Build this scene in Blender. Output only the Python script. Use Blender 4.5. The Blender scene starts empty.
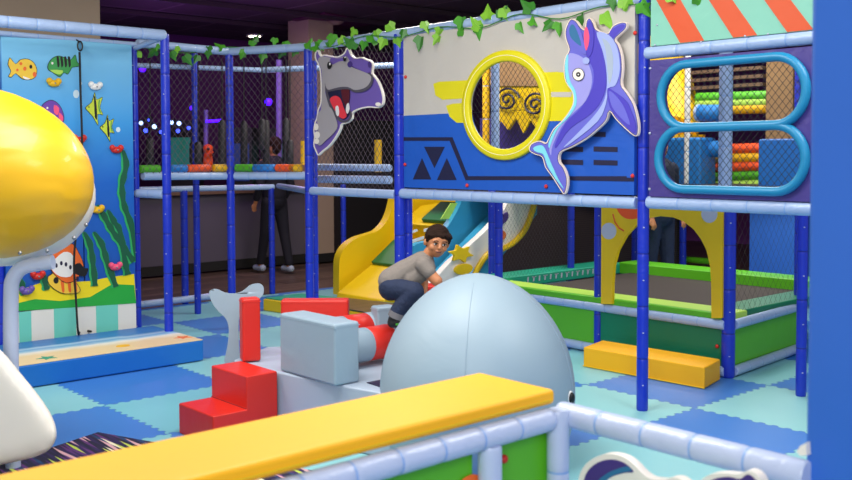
import bpy, bmesh, math, random
from mathutils import Vector, Matrix
from mathutils.geometry import tessellate_polygon
random.seed(7)
SC = bpy.context.scene
COL = SC.collection
PI = math.pi

# ------------------------------------------------------------------ camera model
F = 981.0; CX, CY = 426.0, 197.0; H = 1.5
pitch = math.atan((CY-155)/F); az = math.radians(48.2); ROLL = math.radians(0.2)
FW0 = Vector((math.cos(az), math.sin(az), 0))
RT0 = Vector((math.sin(az), -math.cos(az), 0))
FW = Vector((FW0.x*math.cos(pitch), FW0.y*math.cos(pitch), -math.sin(pitch)))
UP0 = RT0.cross(FW); rzv = math.atan2(RT0.y, RT0.x)
RT = RT0*math.cos(ROLL) - UP0*math.sin(ROLL)
UP = UP0*math.cos(ROLL) + RT0*math.sin(ROLL)
CAMLOC = Vector((0, 0, H))
def ray(px, py): return FW + RT*((px-CX)/F) - UP*((py-CY)/F)
def FL(px, py, z=0.0):
    r = ray(px, py); return CAMLOC + r*((z-H)/r.z)
def PX(px, py, x):
    r = ray(px, py); return CAMLOC + r*(x/r.x)
def PY(px, py, y):
    r = ray(px, py); return CAMLOC + r*(y/r.y)
def DP(px, py, d): return CAMLOC + ray(px, py)*d

cam = bpy.data.cameras.new('camera'); camo = bpy.data.objects.new('camera', cam); COL.objects.link(camo)
M = Matrix((RT, UP, -FW)).transposed().to_4x4(); M.translation = CAMLOC
camo.matrix_world = M
cam.sensor_width = 36.0; cam.lens = F/852*36.0
cam.shift_y = -(240-CY)/852.0
cam.dof.use_dof = True; cam.dof.focus_distance = 6.6; cam.dof.aperture_fstop = 3.6
SC.camera = camo

# ------------------------------------------------------------------ materials
def lin(c):
    if isinstance(c, str):
        c = [int(c[i:i+2], 16)/255 for i in (0, 2, 4)]
    return tuple((x/12.92 if x <= .04045 else ((x+.055)/1.055)**2.4) for x in c) + (1.0,)
MATS = {}
def mat(name, c, rough=.5, bump=0.0, bscale=8.0, metal=0.0, emit=0.0, spec=.5, var=0.06, vscale=3.0, coat=0.0):
    m = bpy.data.materials.new(name); m.use_nodes = True
    nt = m.node_tree; b = nt.nodes['Principled BSDF']
    col = lin(c)
    b.inputs['Roughness'].default_value = rough; b.inputs['Metallic'].default_value = metal
    b.inputs['Specular IOR Level'].default_value = spec
    b.inputs['Coat Weight'].default_value = coat
    tc = nt.nodes.new('ShaderNodeTexCoord')
    n = nt.nodes.new('ShaderNodeTexNoise'); n.inputs['Scale'].default_value = vscale; n.inputs['Detail'].default_value = 4
    nt.links.new(tc.outputs['Object'], n.inputs['Vector'])
    mx = nt.nodes.new('ShaderNodeMix'); mx.data_type = 'RGBA'
    mx.inputs['A'].default_value = tuple(max(0, x*(1-var)) for x in col[:3])+(1,)
    mx.inputs['B'].default_value = tuple(min(1, x*(1+var)) for x in col[:3])+(1,)
    nt.links.new(n.outputs['Fac'], mx.inputs['Factor']); nt.links.new(mx.outputs['Result'], b.inputs['Base Color'])
    if emit:
        b.inputs['Emission Color'].default_value = col; b.inputs['Emission Strength'].default_value = emit
    if bump:
        n2 = nt.nodes.new('ShaderNodeTexNoise'); n2.inputs['Scale'].default_value = bscale; n2.inputs['Detail'].default_value = 3
        n2.inputs['Distortion'].default_value = .6
        nt.links.new(tc.outputs['Object'], n2.inputs['Vector'])
        bp = nt.nodes.new('ShaderNodeBump'); bp.inputs['Strength'].default_value = bump; bp.inputs['Distance'].default_value = .02
        nt.links.new(n2.outputs['Fac'], bp.inputs['Height']); nt.links.new(bp.outputs['Normal'], b.inputs['Normal'])
    MATS[name] = m
    return m
mat('post_blue', '1a33bc', .32, .25, 14, var=.10)
mat('tube_blue', 'a4bbe0', .3, .3, 16, var=.06)
mat('pipe_pale', 'b9c6e2', .3, .25, 14)
mat('mat_yellow', 'fbb504', .52, .12, 5)
mat('yellow', 'efc814', .4, .3, 6)
mat('slide_yellow', 'e8c00c', .42, .15, 5)
mat('red', 'd2281c', .42, .15, 7)
mat('whale', '93a8b6', .5, .3, 3.2, var=.05)
mat('whale_block', '93a8b8', .42, .2, 6, var=.04)
mat('base_grey', 'a6b4c6', .42, .2, 5)
mat('green_dark', '0c6a38', .45, .15, 6)
mat('teal_green', '067a55', .45, .2, 5)
mat('teal_pad', '1a9a7c', .45, .1, 5)
mat('lime', '5cb81c', .42, .2, 5)
mat('lime_light', 'b0dc58', .45, .1, 5)
mat('black_mat', '3a3230', .8, .1, 60)
mat('rubber', '141414', .6)
mat('rope', '0d0d10', .7)
mat('white', 'f0eeea', .4, .1, 6)
mat('cream', 'f4ece0', .35, .08, 4)
mat('banner_cream', 'c2bdb4', .5, .55, 4, var=.05)
mat('banner_blue', '1a58bc', .42, .55, 4, var=.05)
mat('print_navy', '18183c', .5)
mat('porthole_yellow', 'ddd210', .42, .2, 7)
mat('white_line', 'f4f1d8', .5)
mat('purple_pad', '453a86', .42, .5, 9)
mat('turquoise', '1a86b4', .38, .15, 8)
mat('mint', '84c8b0', .5, .25, 6)
mat('orange', 'dc5424', .5, .2, 6)
mat('net_black', '2c282e', .6)
mat('net_white', 'd8d8d8', .6)
mat('net_grey', '5a4c54', .6)
mat('tape_pale', '8eaee0', .4)
mat('tape_dark', '12208c', .4)
mat('mat_front_blue', '1668bd', .4, .3, 5)
mat('pillar_blue', '2f68c6', .45, .2, 3)
mat('dol_border', 'f2dfd2', .5)
mat('dol_body', '6868cc', .45)
mat('dol_light', '9c9ade', .45)
mat('dol_dark', '4a3fb8', .45)
mat('dol_belly', 'a0aee6', .45)
mat('dol_cyan', '7fd8e6', .45)
mat('dol_teal', '2f6f9a', .45)
mat('pink', 'f0527c', .45)
mat('black', '0c0c0e', .5)
mat('tongue', 'ee3b48', .45)
mat('hip_purple', '6f58aa', .45)
mat('hip_grey', 'a9a3a6', .45)
mat('hip_dark', '55505c', .45)
mat('maroon', '5a1020', .5)
mat('leaf_a', '4a9a22', .45, var=.3, vscale=20)
mat('leaf_b', '7fbc30', .45, var=.2, vscale=20)
mat('leaf_c', '357c26', .45, var=.25, vscale=20)
mat('wall_dark', '120e10', .8)
mat('wall_purple', '5a1e66', .85)
mat('beige', 'a8927c', .8, .05, 30)
mat('counter_grey', '585260', .7)
mat('skin', 'b87850', .5, var=.05)
mat('hair', '26160f', .75, .6, 60, spec=.15)
mat('tshirt', '7c746e', .85, .25, 25, var=.12, vscale=60)
mat('jeans', '1a2744', .85, .4, 30, var=.25, vscale=25)
mat('denim_cuff', '6c6a70', .85)
mat('shoe_black', '15171a', .6)
mat('shoe_green', '49b830', .5)
mat('dark_clothes', '141420', .85)
mat('blue_jacket', '20283c', .8)
mat('metal', '9a9ca2', .35, metal=1.0)
mat('led_purple', '4408ff', emit=3.5)
mat('led_violet', '3a4cff', emit=4)
mat('led_white', 'a8c4ff', emit=3)
mat('led_green', '30d060', emit=1.5)
mat('screen_teal', '2a8a78', emit=.2)
mat('screen_orange', '8a5414', emit=.08)
mat('screen_blue', '20387a', emit=.15)
mat('lamp_warm', 'fff0d8', emit=12)
mat('foam_green', '4fae1a', .5)
mat('foam_blue', '1e7ac8', .5)
mat('foam_orange', 'f0561c', .5)
mat('foam_yellow', 'f0b808', .5)
mat('bag_black', '1f1c20', .6, .3, 20)
mat('orange_seastar', 'e8783c', .5)
mat('sea_dark', '0f5a3c', .5)
mat('sea_light', '2fae62', .5)
mat('sand_yellow', 'f4dc14', .5)
mat('grass_green', '22a83c', .5)
mat('stripe_aqua', '6fd0bc', .5)
mat('stripe_white', 'e4e2d8', .5)
mat('bubble', 'cfe4ec', .5)
mat('fish_yellow', 'f4c83c', .5)
mat('fish_green', '3a9a4c', .5)
mat('fish_lime', 'c8d83c', .5)
mat('fish_purple', '6a3ca0', .5)
mat('fish_orange', 'ee6a24', .5)
mat('slide_blue', '3a9cc4', .35, .1, 4)
mat('slide_white', 'ece6de', .4, .15, 5)
mat('star_purple', '46307c', .5)
mat('wood_brown', '6a5240', .5)
mat('silver', 'b6bccb', .35)
mat('column_brown', '9a7850', .75)
mat('vent_lit_purple', '5a2048', .6)
mat('track_dark', '3a2834', .7)
mat('cabinet', '15121a', .6)

def dome_mat():
    m = mat('dome_yellow', 'e4b010', .42, coat=.15); nt = m.node_tree; b = nt.nodes['Principled BSDF']
    tc = nt.nodes.new('ShaderNodeTexCoord'); wv = nt.nodes.new('ShaderNodeTexWave'); wv.bands_direction = 'Z'
    wv.inputs['Scale'].default_value = 3.2; wv.inputs['Distortion'].default_value = 9; wv.inputs['Detail'].default_value = 2; wv.inputs['Detail Scale'].default_value = .8
    nt.links.new(tc.outputs['Object'], wv.inputs['Vector'])
    bp = nt.nodes.new('ShaderNodeBump'); bp.inputs['Strength'].default_value = .1; bp.inputs['Distance'].default_value = .02
    nt.links.new(wv.outputs['Fac'], bp.inputs['Height']); nt.links.new(bp.outputs['Normal'], b.inputs['Normal'])
dome_mat()
def node_mat(name, rough=.5):
    m = bpy.data.materials.new(name); m.use_nodes = True; MATS[name] = m
    nt = m.node_tree; b = nt.nodes['Principled BSDF']; b.inputs['Roughness'].default_value = rough
    return m, nt, b
def mth(nt, op, a, b=None, c=None):
    n = nt.nodes.new('ShaderNodeMath'); n.operation = op
    for i, v in enumerate((a, b, c)):
        if v is None: continue
        if isinstance(v, (int, float)): n.inputs[i].default_value = v
        else: nt.links.new(v, n.inputs[i])
    return n.outputs[0]
def mixc(nt, f, a, b):
    n = nt.nodes.new('ShaderNodeMix'); n.data_type = 'RGBA'
    if isinstance(f, (int, float)): n.inputs['Factor'].default_value = f
    else: nt.links.new(f, n.inputs['Factor'])
    for k, v in (('A', a), ('B', b)):
        if isinstance(v, tuple): n.inputs[k].default_value = v
        else: nt.links.new(v, n.inputs[k])
    return n.outputs['Result']

# interlocking puzzle tiles: jagged-edged checker, .85 x .81 m
def tile_mat():
    m, nt, b = node_mat('puzzle_tiles', .42)
    tc = nt.nodes.new('ShaderNodeTexCoord'); sp = nt.nodes.new('ShaderNodeSeparateXYZ')
    nt.links.new(tc.outputs['Object'], sp.inputs[0])
    X, Y = sp.outputs['X'], sp.outputs['Y']
    def wave(v, off):
        s = mth(nt, 'SINE', mth(nt, 'MULTIPLY', mth(nt, 'ADD', v, off), 2*PI/.078))
        return mth(nt, 'MULTIPLY', mth(nt, 'TANH', mth(nt, 'MULTIPLY', s, 2.5)), .011)
    def coord(v, w, o, s): return mth(nt, 'DIVIDE', mth(nt, 'SUBTRACT', mth(nt, 'ADD', v, w), o), s)
    cx = coord(X, wave(Y, 0), 5.0-.85*6, .85); cy = coord(Y, wave(X, 0), 3.22-.81*6, .81)
    fx = mth(nt, 'FLOOR', cx); fy = mth(nt, 'FLOOR', cy)
    par = mth(nt, 'MODULO', mth(nt, 'ADD', mth(nt, 'ADD', fx, fy), 40), 2)
    def edge(c, s):
        fr = mth(nt, 'FRACT', c)
        d = mth(nt, 'MINIMUM', fr, mth(nt, 'SUBTRACT', 1, fr))
        return mth(nt, 'LESS_THAN', mth(nt, 'MULTIPLY', d, s), .0022)
    seam = mth(nt, 'MAXIMUM', edge(cx, .85), edge(cy, .81))
    wn = nt.nodes.new('ShaderNodeTexWhiteNoise'); wn.noise_dimensions = '2D'
    cb = nt.nodes.new('ShaderNodeCombineXYZ'); nt.links.new(fx, cb.inputs[0]); nt.links.new(fy, cb.inputs[1])
    nt.links.new(cb.outputs[0], wn.inputs['Vector'])
    blue = mixc(nt, wn.outputs['Value'], lin('2c78cc'), lin('5486cf'))
    aqua = mixc(nt, wn.outputs['Value'], lin('7cc2cc'), lin('92d0d0'))
    c = mixc(nt, par, blue, aqua)
    nz = nt.nodes.new('ShaderNodeTexNoise'); nz.inputs['Scale'].default_value = 2.2; nt.links.new(tc.outputs['Object'], nz.inputs['Vector'])
    c = mixc(nt, mth(nt, 'MULTIPLY', nz.outputs['Fac'], .15), c, lin('2f6cae'))
    c = mixc(nt, mth(nt, 'MULTIPLY', seam, .6), c, lin('1c4c80'))
    nt.links.new(c, b.inputs['Base Color'])
    ck = nt.nodes.new('ShaderNodeTexChecker'); ck.inputs['Scale'].default_value = 70
    nt.links.new(tc.outputs['Object'], ck.inputs['Vector'])
    bp = nt.nodes.new('ShaderNodeBump'); bp.inputs['Strength'].default_value = .15; bp.inputs['Distance'].default_value = .004
    nt.links.new(mth(nt, 'SUBTRACT', ck.outputs['Fac'], mth(nt, 'MULTIPLY', seam, 3)), bp.inputs['Height']); nt.links.new(bp.outputs['Normal'], b.inputs['Normal'])
tile_mat()
def wood_mat():
    m, nt, b = node_mat('wood_floor', .38)
    tc = nt.nodes.new('ShaderNodeTexCoord')
    mp = nt.nodes.new('ShaderNodeMapping'); mp.inputs['Scale'].default_value = (1, 1, 1)
    nt.links.new(tc.outputs['Object'], mp.inputs['Vector'])
    br = nt.nodes.new('ShaderNodeTexBrick'); br.inputs['Scale'].default_value = 1.0
    br.inputs['Brick Width'].default_value = 1.3; br.inputs['Row Height'].default_value = .16; br.inputs['Mortar Size'].default_value = .006
    br.inputs['Color1'].default_value = lin('7a6254'); br.inputs['Color2'].default_value = lin('544238'); br.inputs['Mortar'].default_value = lin('1c1614')
    nt.links.new(mp.outputs[0], br.inputs['Vector'])
    nz = nt.nodes.new('ShaderNodeTexNoise'); nz.inputs['Scale'].default_value = 9
    nt.links.new(tc.outputs['Object'], nz.inputs['Vector'])
    c = mixc(nt, mth(nt, 'MULTIPLY', nz.outputs['Fac'], .5), br.outputs['Color'], lin('2c2320'))
    nt.links.new(c, b.inputs['Base Color'])
wood_mat()
def ramp_mat(name, axis, stops, rough=.45, wob=0.0):
    """printed colour gradient of a vinyl along an object axis"""
    m, nt, b = node_mat(name, rough)
    tc = nt.nodes.new('ShaderNodeTexCoord'); sp = nt.nodes.new('ShaderNodeSeparateXYZ')
    nt.links.new(tc.outputs['Object'], sp.inputs[0])
    v = sp.outputs[axis]
    if wob:
        nz = nt.nodes.new('ShaderNodeTexNoise'); nz.inputs['Scale'].default_value = 3.5; nt.links.new(tc.outputs['Object'], nz.inputs['Vector'])
        v = mth(nt, 'ADD', v, mth(nt, 'MULTIPLY', mth(nt, 'SUBTRACT', nz.outputs['Fac'], .5), wob))
    lo, hi = stops[0][0], stops[-1][0]
    v = mth(nt, 'DIVIDE', mth(nt, 'SUBTRACT', v, lo), hi-lo)
    r = nt.nodes.new('ShaderNodeValToRGB'); nt.links.new(v, r.inputs[0])
    el = r.color_ramp.elements
    el[0].position = 0; el[0].color = lin(stops[0][1]); el[1].position = 1; el[1].color = lin(stops[-1][1])
    for p, c in stops[1:-1]:
        e = el.new((p-lo)/(hi-lo)); e.color = lin(c)
    nt.links.new(r.outputs[0], b.inputs['Base Color'])
    n2 = nt.nodes.new('ShaderNodeTexNoise'); n2.inputs['Scale'].default_value = 6
    nt.links.new(tc.outputs['Object'], n2.inputs['Vector'])
    bp = nt.nodes.new('ShaderNodeBump'); bp.inputs['Strength'].default_value = .2; bp.inputs['Distance'].default_value = .02
    nt.links.new(n2.outputs['Fac'], bp.inputs['Height']); nt.links.new(bp.outputs['Normal'], b.inputs['Normal'])
# z in object space (object origins of single-mesh parts sit at their thing's base, z=0 here)
ramp_mat('mural_print', 'Z', [(.3, '0d4aa8'), (1.3, '1464c4'), (1.75, '3a98dc'), (2.4, '86cdee')])
ramp_mat('beach_print', 'Y', [(-.5, 'eccf9c'), (-.16, 'ecd0a0'), (-.06, 'f0eade'), (-.02, 'a8cde4'), (.04, '6aa4d8'), (.09, 'b0cfe8'), (.15, '2f7cc0'), (.4, '2468b0')], wob=.14)
def rug_mat():
    m, nt, b = node_mat('streak_rug', .8)
    tc = nt.nodes.new('ShaderNodeTexCoord')
    mp = nt.nodes.new('ShaderNodeMapping'); mp.inputs['Rotation'].default_value = (0, 0, .75); mp.inputs['Scale'].default_value = (70, 5, 1)
    nt.links.new(tc.outputs['Object'], mp.inputs['Vector'])
    nz = nt.nodes.new('ShaderNodeTexWhiteNoise'); nz.noise_dimensions = '2D'
    fl = nt.nodes.new('ShaderNodeVectorMath'); fl.operation = 'FLOOR'; nt.links.new(mp.outputs[0], fl.inputs[0])
    nt.links.new(fl.outputs[0], nz.inputs['Vector'])
    r = nt.nodes.new('ShaderNodeValToRGB'); r.color_ramp.interpolation = 'CONSTANT'
    el = r.color_ramp.elements; el[0].color = lin('1c1836'); el[1].position = .9; el[1].color = lin('b8c850')
    for p, c in ((.45, '2c1c50'), (.62, '5a2c6c'), (.74, '1c3a64'), (.82, 'd0a0a8'), (.96, 'e8e0c0')):
        e = el.new(p); e.color = lin(c)
    nt.links.new(nz.outputs['Value'], r.inputs[0]); nt.links.new(r.outputs[0], b.inputs['Base Color'])
rug_mat()
def weave_mat(name, c1, c2, sc):
    m, nt, b = node_mat(name, .7)
    tc = nt.nodes.new('ShaderNodeTexCoord')
    w = nt.nodes.new('ShaderNodeTexWave'); w.inputs['Scale'].default_value = sc; w.bands_direction = 'Z'; w.inputs['Distortion'].default_value = 1.5
    nt.links.new(tc.outputs['Object'], w.inputs['Vector'])
    nt.links.new(mixc(nt, w.outputs['Fac'], lin(c1), lin(c2)), b.inputs['Base Color'])
weave_mat('brown_weave', '2c2420', '40342c', 14)
def ceil_mat():
    m, nt, b = node_mat('ceiling_dark', .75)
    tc = nt.nodes.new('ShaderNodeTexCoord')
    br = nt.nodes.new('ShaderNodeTexBrick'); br.offset = 0; br.inputs['Scale'].default_value = 1
    br.inputs['Brick Width'].default_value = 1.2; br.inputs['Row Height'].default_value = 1.2; br.inputs['Mortar Size'].default_value = .02
    br.inputs['Color1'].default_value = lin('3c3036'); br.inputs['Color2'].default_value = lin('483a40'); br.inputs['Mortar'].default_value = lin('6a5a60')
    nt.links.new(tc.outputs['Object'], br.inputs['Vector']); nt.links.new(br.outputs['Color'], b.inputs['Base Color'])
ceil_mat()

# ------------------------------------------------------------------ object helpers
def thing(name, label, cat, loc, group=None):
    o = bpy.data.objects.new(name, None); COL.objects.link(o); o.location = loc; o.empty_display_size = .1
    o['label'] = label; o['category'] = cat
    if group: o['group'] = group
    return o
def worldloc(o):
    l = Vector(o.location)
    while o.parent: o = o.parent; l += o.location
    return l
class MB:
    def __init__(s): s.v = []; s.f = []
    def add(s, vs, fs):
        b = len(s.v); s.v += [Vector(v) for v in vs]; s.f += [tuple(i+b for i in f) for f in fs]; return s
    def box(s, c, d, rz=0.0, R=None):
        c = Vector(c); hx, hy, hz = d[0]/2, d[1]/2, d[2]/2
        if R is None: R = Matrix.Rotation(rz, 3, 'Z')
        vs = [c+R@Vector((x*hx, y*hy, z*hz)) for x in (-1, 1) for y in (-1, 1) for z in (-1, 1)]
        return s.add(vs, [(0,1,3,2),(4,6,7,5),(0,4,5,1),(2,3,7,6),(0,2,6,4),(1,5,7,3)])
    def tube(s, path, rad, seg=10, caps=True, close=False):
        path = [Vector(p) for p in path]; n = len(path)
        rads = rad if isinstance(rad, (list, tuple)) else [rad]*n
        vs = []; fs = []; prev = None
        for i, p in enumerate(path):
            if close: t = path[(i+1) % n]-path[i-1]
            else: t = path[min(i+1, n-1)]-path[max(i-1, 0)]
            t = t.normalized()
            if prev is None:
                a = Vector((0, 0, 1)) if abs(t.z) < .9 else Vector((1, 0, 0)); u = t.cross(a).normalized()
            else:
                u = prev-t*prev.dot(t)
                u = u.normalized()
            prev = u; w = t.cross(u)
            for k in range(seg):
                an = 2*PI*k/seg; vs.append(p+(u*math.cos(an)+w*math.sin(an))*rads[i])
        m = n if close else n-1
        for i in range(m):
            for k in range(seg):
                a = i*seg+k; b_ = i*seg+(k+1) % seg; j = ((i+1) % n)*seg
                fs.append((a, b_, j+(k+1) % seg, j+k))
        if caps and not close:
            fs.append(tuple(range(seg-1, -1, -1))); fs.append(tuple((n-1)*seg+k for k in range(seg)))
        return s.add(vs, fs)
    def ell(s, c, r, seg=16, rings=10, R=None, zmin=-1.0):
        c = Vector(c); r = (r, r, r) if isinstance(r, (int, float)) else r
        R = R or Matrix.Identity(3); vs = []; fs = []
        for i in range(rings+1):
            th = PI*i/rings; z = max(math.cos(th), zmin); q = math.sin(th)
            for k in range(seg):
                an = 2*PI*k/seg; vs.append(c+R@Vector((r[0]*q*math.cos(an), r[1]*q*math.sin(an), r[2]*z)))
        for i in range(rings):
            for k in range(seg):
                fs.append((i*seg+k, (i+1)*seg+k, (i+1)*seg+(k+1) % seg, i*seg+(k+1) % seg))
        return s.add(vs, fs)
    def prism(s, outer, ext, holes=()):
        loops = [[Vector(p) for p in outer]]+[[Vector(p) for p in h] for h in holes]; ext = Vector(ext)
        flat = [p for l in loops for p in l]; n = len(flat)
        tri = tessellate_polygon(loops)
        vs = flat+[p+ext for p in flat]; fs = []
        for t in tri:
            a, b_, c_ = t; nn = (flat[b_]-flat[a]).cross(flat[c_]-flat[a])
            if nn.length < 1e-12: continue
            if nn.dot(ext) > 0: fs.append((c_+0, b_, a)); fs.append((a+n, b_+n, c_+n))
            else: fs.append((a, b_, c_)); fs.append((c_+n, b_+n, a+n))
        o = 0
        for l in loops:
            for i in range(len(l)):
                j = (i+1) % len(l); fs.append((o+i, o+j, o+j+n, o+i+n))
            o += len(l)
        return s.add(vs, fs)
    def build(s, name, m, parent=None, smooth=True, bevel=0, bseg=2, fixn=True, angle=40, at=None):
        me = bpy.data.meshes.new(name)
        if parent is not None: base = worldloc(parent)
        elif at is not None: base = Vector(at)
        else:
            xs = [v.x for v in s.v]; ys = [v.y for v in s.v]; zs = [v.z for v in s.v]
            base = Vector(((min(xs)+max(xs))/2, (min(ys)+max(ys))/2, min(zs)))
        me.from_pydata([v-base for v in s.v], [], s.f); me.update()
        if fixn:
            bm = bmesh.new(); bm.from_mesh(me); bmesh.ops.recalc_face_normals(bm, faces=bm.faces[:]); bm.to_mesh(me); bm.free()
        if m is not None: me.materials.append(MATS[m] if isinstance(m, str) else m)
        if smooth:
            me.shade_smooth(); me.set_sharp_from_angle(angle=math.radians(angle))
        o = bpy.data.objects.new(name, me); COL.objects.link(o)
        if parent is not None: o.parent = parent
        else: o.location = base
        if bevel:
            b = o.modifiers.new('Bevel', 'BEVEL'); b.width = bevel; b.segments = bseg; b.limit_method = 'ANGLE'; b.angle_limit = math.radians(40)
            b.harden_normals = True
        return o
def tag(o, label, cat, group=None):
    o['label'] = label; o['category'] = cat
    if group: o['group'] = group
    return o
def struct(o): o['kind'] = 'structure'; return o
def smooth_loop(pts, n=4):
    out = []; N = len(pts)
    for i in range(N):
        p0, p1, p2, p3 = (pts[(i+k-1) % N] for k in range(4))
        for j in range(n):
            t = j/n
            out.append(tuple(.5*((2*p1[a])+(-p0[a]+p2[a])*t+(2*p0[a]-5*p1[a]+4*p2[a]-p3[a])*t*t+(-p0[a]+3*p1[a]-3*p2[a]+p3[a])*t**3) for a in range(len(p1))))
    return out
def catm(pts, n=6):
    out = []; N = len(pts)
    for i in range(N-1):
        p0, p1, p2, p3 = pts[max(i-1, 0)], pts[i], pts[i+1], pts[min(i+2, N-1)]
        for j in range(n):
            t = j/n
            out.append(tuple(.5*((2*p1[a])+(-p0[a]+p2[a])*t+(2*p0[a]-5*p1[a]+4*p2[a]-p3[a])*t*t+(-p0[a]+3*p1[a]-3*p2[a]+p3[a])*t**3) for a in range(len(p1))))
    out.append(tuple(pts[-1])); return out
def inset(pts, d):
    """shrink a 2-D loop by d"""
    N = len(pts); A = sum(pts[i][0]*pts[(i+1) % N][1]-pts[(i+1) % N][0]*pts[i][1] for i in range(N))
    s = 1 if A > 0 else -1; out = []
    for i in range(N):
        a, b, c = pts[i-1], pts[i], pts[(i+1) % N]
        e1 = Vector((b[0]-a[0], b[1]-a[1])); e2 = Vector((c[0]-b[0], c[1]-b[1]))
        n1 = Vector((-e1.y, e1.x)); n2 = Vector((-e2.y, e2.x))
        if n1.length > 0: n1.normalize()
        if n2.length > 0: n2.normalize()
        nn = n1+n2
        if nn.length < .3: nn = n1
        nn.normalize(); out.append((b[0]+s*nn.x*d, b[1]+s*nn.y*d))
    return out
def ellp(cx, cy, rx, ry, n=20, rot=0):
    return [(cx+rx*math.cos(t)*math.cos(rot)-ry*math.sin(t)*math.sin(rot), cy+rx*math.cos(t)*math.sin(rot)+ry*math.sin(t)*math.cos(rot)) for t in [2*PI*i/n for i in range(n)]]
def crop(pts, x0, y0, s): return [(x0+x/s, y0+y/s) for x, y in pts]

# padded tube: foam sleeve pieces with taped seams
def sleeve(mb, p0, p1, r=.034, seg_len=.29, n=14, ends=True):
    p0, p1 = Vector(p0), Vector(p1); L = (p1-p0).length; k = max(1, round(L/seg_len)); d = (p1-p0)/L
    path = []; rad = []
    for i in range(k):
        a = L*i/k; b = L*(i+1)/k
        for t, q in ((a, .90), (a+.006, .985), (a+.02, 1.0), (b-.02, 1.0), (b-.006, .985)):
            path.append(p0+d*t); rad.append(r*q)
    path.append(p1); rad.append(r*.9)
    mb.tube(path, rad, n); return mb
def ties(p0, p1, r, seg_len=.29, side=None):
    """tiny cable-tie knots at the seams"""
    p0, p1 = Vector(p0), Vector(p1); L = (p1-p0).length; k = max(1, round(L/seg_len)); mb = MB()
    sd = side or Vector((-.75, -.66, 0))
    for i in range(k):
        t = (i+.5)/k
        mb.box(p0.lerp(p1, t)+sd*r*.98, (.006, .009, .006), .8)
    return mb
def padded(name, p0, p1, r, sl, material, tape, with_ties):
    """one foam sleeve with taped seams (and cable ties) as a single mesh"""
    p0, p1 = Vector(p0), Vector(p1); L = (p1-p0).length; k = max(1, round(L/sl)); d = (p1-p0)/L
    mb = sleeve(MB(), p0, p1, r, sl); n1 = len(mb.f)
    for i in range(1, k):
        c = p0.lerp(p1, i/k); mb.tube([c-d*.004, c+d*.004], r*.965, 14, caps=False)
    n2 = len(mb.f)
    if with_ties:
        sd = Vector((-.75, -.66, 0))
        for i in range(k): mb.box(p0.lerp(p1, (i+.5)/k)+sd*r*.98, (.006, .009, .006), .8)
    o = mb.build(name, material, angle=60, fixn=False); o.data.materials.append(MATS[tape]); o.data.materials.append(MATS['silver'])
    for i, f in enumerate(o.data.polygons): f.material_index = 0 if i < n1 else (1 if i < n2 else 2)
    return o
def post(name_xy, z0, z1, label, r=.034, material='post_blue', group=None):
    x, y = name_xy
    return tag(padded('padded_post', (x, y, z0), (x, y, z1), r, .31, material, 'tape_dark' if material == 'post_blue' else 'tape_pale', True), label, 'post', group)
def rail(p0, p1, label, r=.034, material='tube_blue', group=None, sl=.2):
    return tag(padded('padded_rail', p0, p1, r, sl, material, 'tape_pale', False), label, 'rail', group)

# diamond net in a vertical rectangle from a to b (xy), z0..z1
def net(a, b, z0, z1, cell, thick, label, material='net_black', name='safety_net', clip=None, group=None):
    a = Vector((a[0], a[1], 0)); b = Vector((b[0], b[1], 0)); L = (b-a).length; d = (b-a)/L; Hh = z1-z0
    mb = MB(); step = cell
    def strand(s0, dirn):
        # line w = s0 + dirn*h*aspect
        asp = .85
        pts = []
        h0, h1 = 0.0, Hh
        w0 = s0; w1 = s0+dirn*Hh*asp
        # clip to 0..L
        def hat(w): return (w-s0)/(dirn*asp)
        if dirn > 0: lo, hi = max(0, hat(0)), min(Hh, hat(L))
        else: lo, hi = max(0, hat(L)), min(Hh, hat(0))
        if hi-lo < .02: return
        mb.tube([a+d*(s0+dirn*lo*asp)+Vector((0, 0, z0+lo)), a+d*(s0+dirn*hi*asp)+Vector((0, 0, z0+hi))], thick, 3, caps=False)
    n = int((L+Hh)/step)+1
    for i in range(-n, n+1):
        strand(i*step, 1); strand(i*step, -1)
    o = mb.build(name, material, smooth=False, fixn=False)
    return tag(o, label, 'net', group)

# ------------------------------------------------------------------ SETTING
struct(MB().box((4.9, 4.0, -.05), (10.2, 10.0, .1)).build('floor', 'puzzle_tiles', smooth=False, at=(0, 0, 0)))
struct(MB().box((7.5, 11.6, -.075), (15, 5.2, .1)).build('floor_wood', 'wood_floor', smooth=False, at=(0, 0, 0)))
struct(MB().box((12.5, 4.0, -.07), (5.0, 10.0, .1)).build('floor_hall', 'wood_floor', smooth=False, at=(0, 0, 0)))
struct(MB().box((8, 8, 3.45), (16, 14, .1)).build('ceiling', 'ceiling_dark', smooth=False, at=(0, 0, 0)))
struct(MB().box((8, 14.2, 1.7), (16, .1, 3.5)).build('wall_back', 'wall_purple', smooth=False))
struct(MB().box((15.2, 6, 1.7), (.1, 16, 3.5)).build('wall_right', 'wall_purple', smooth=False))
# beige wall behind the climbing wall
xb = PY(100, 20, 8.6).x
struct(MB().box((xb-2.2, 8.75, 1.7), (4.4, .3, 3.42)).build('wall_left', 'beige', smooth=False))
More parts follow.
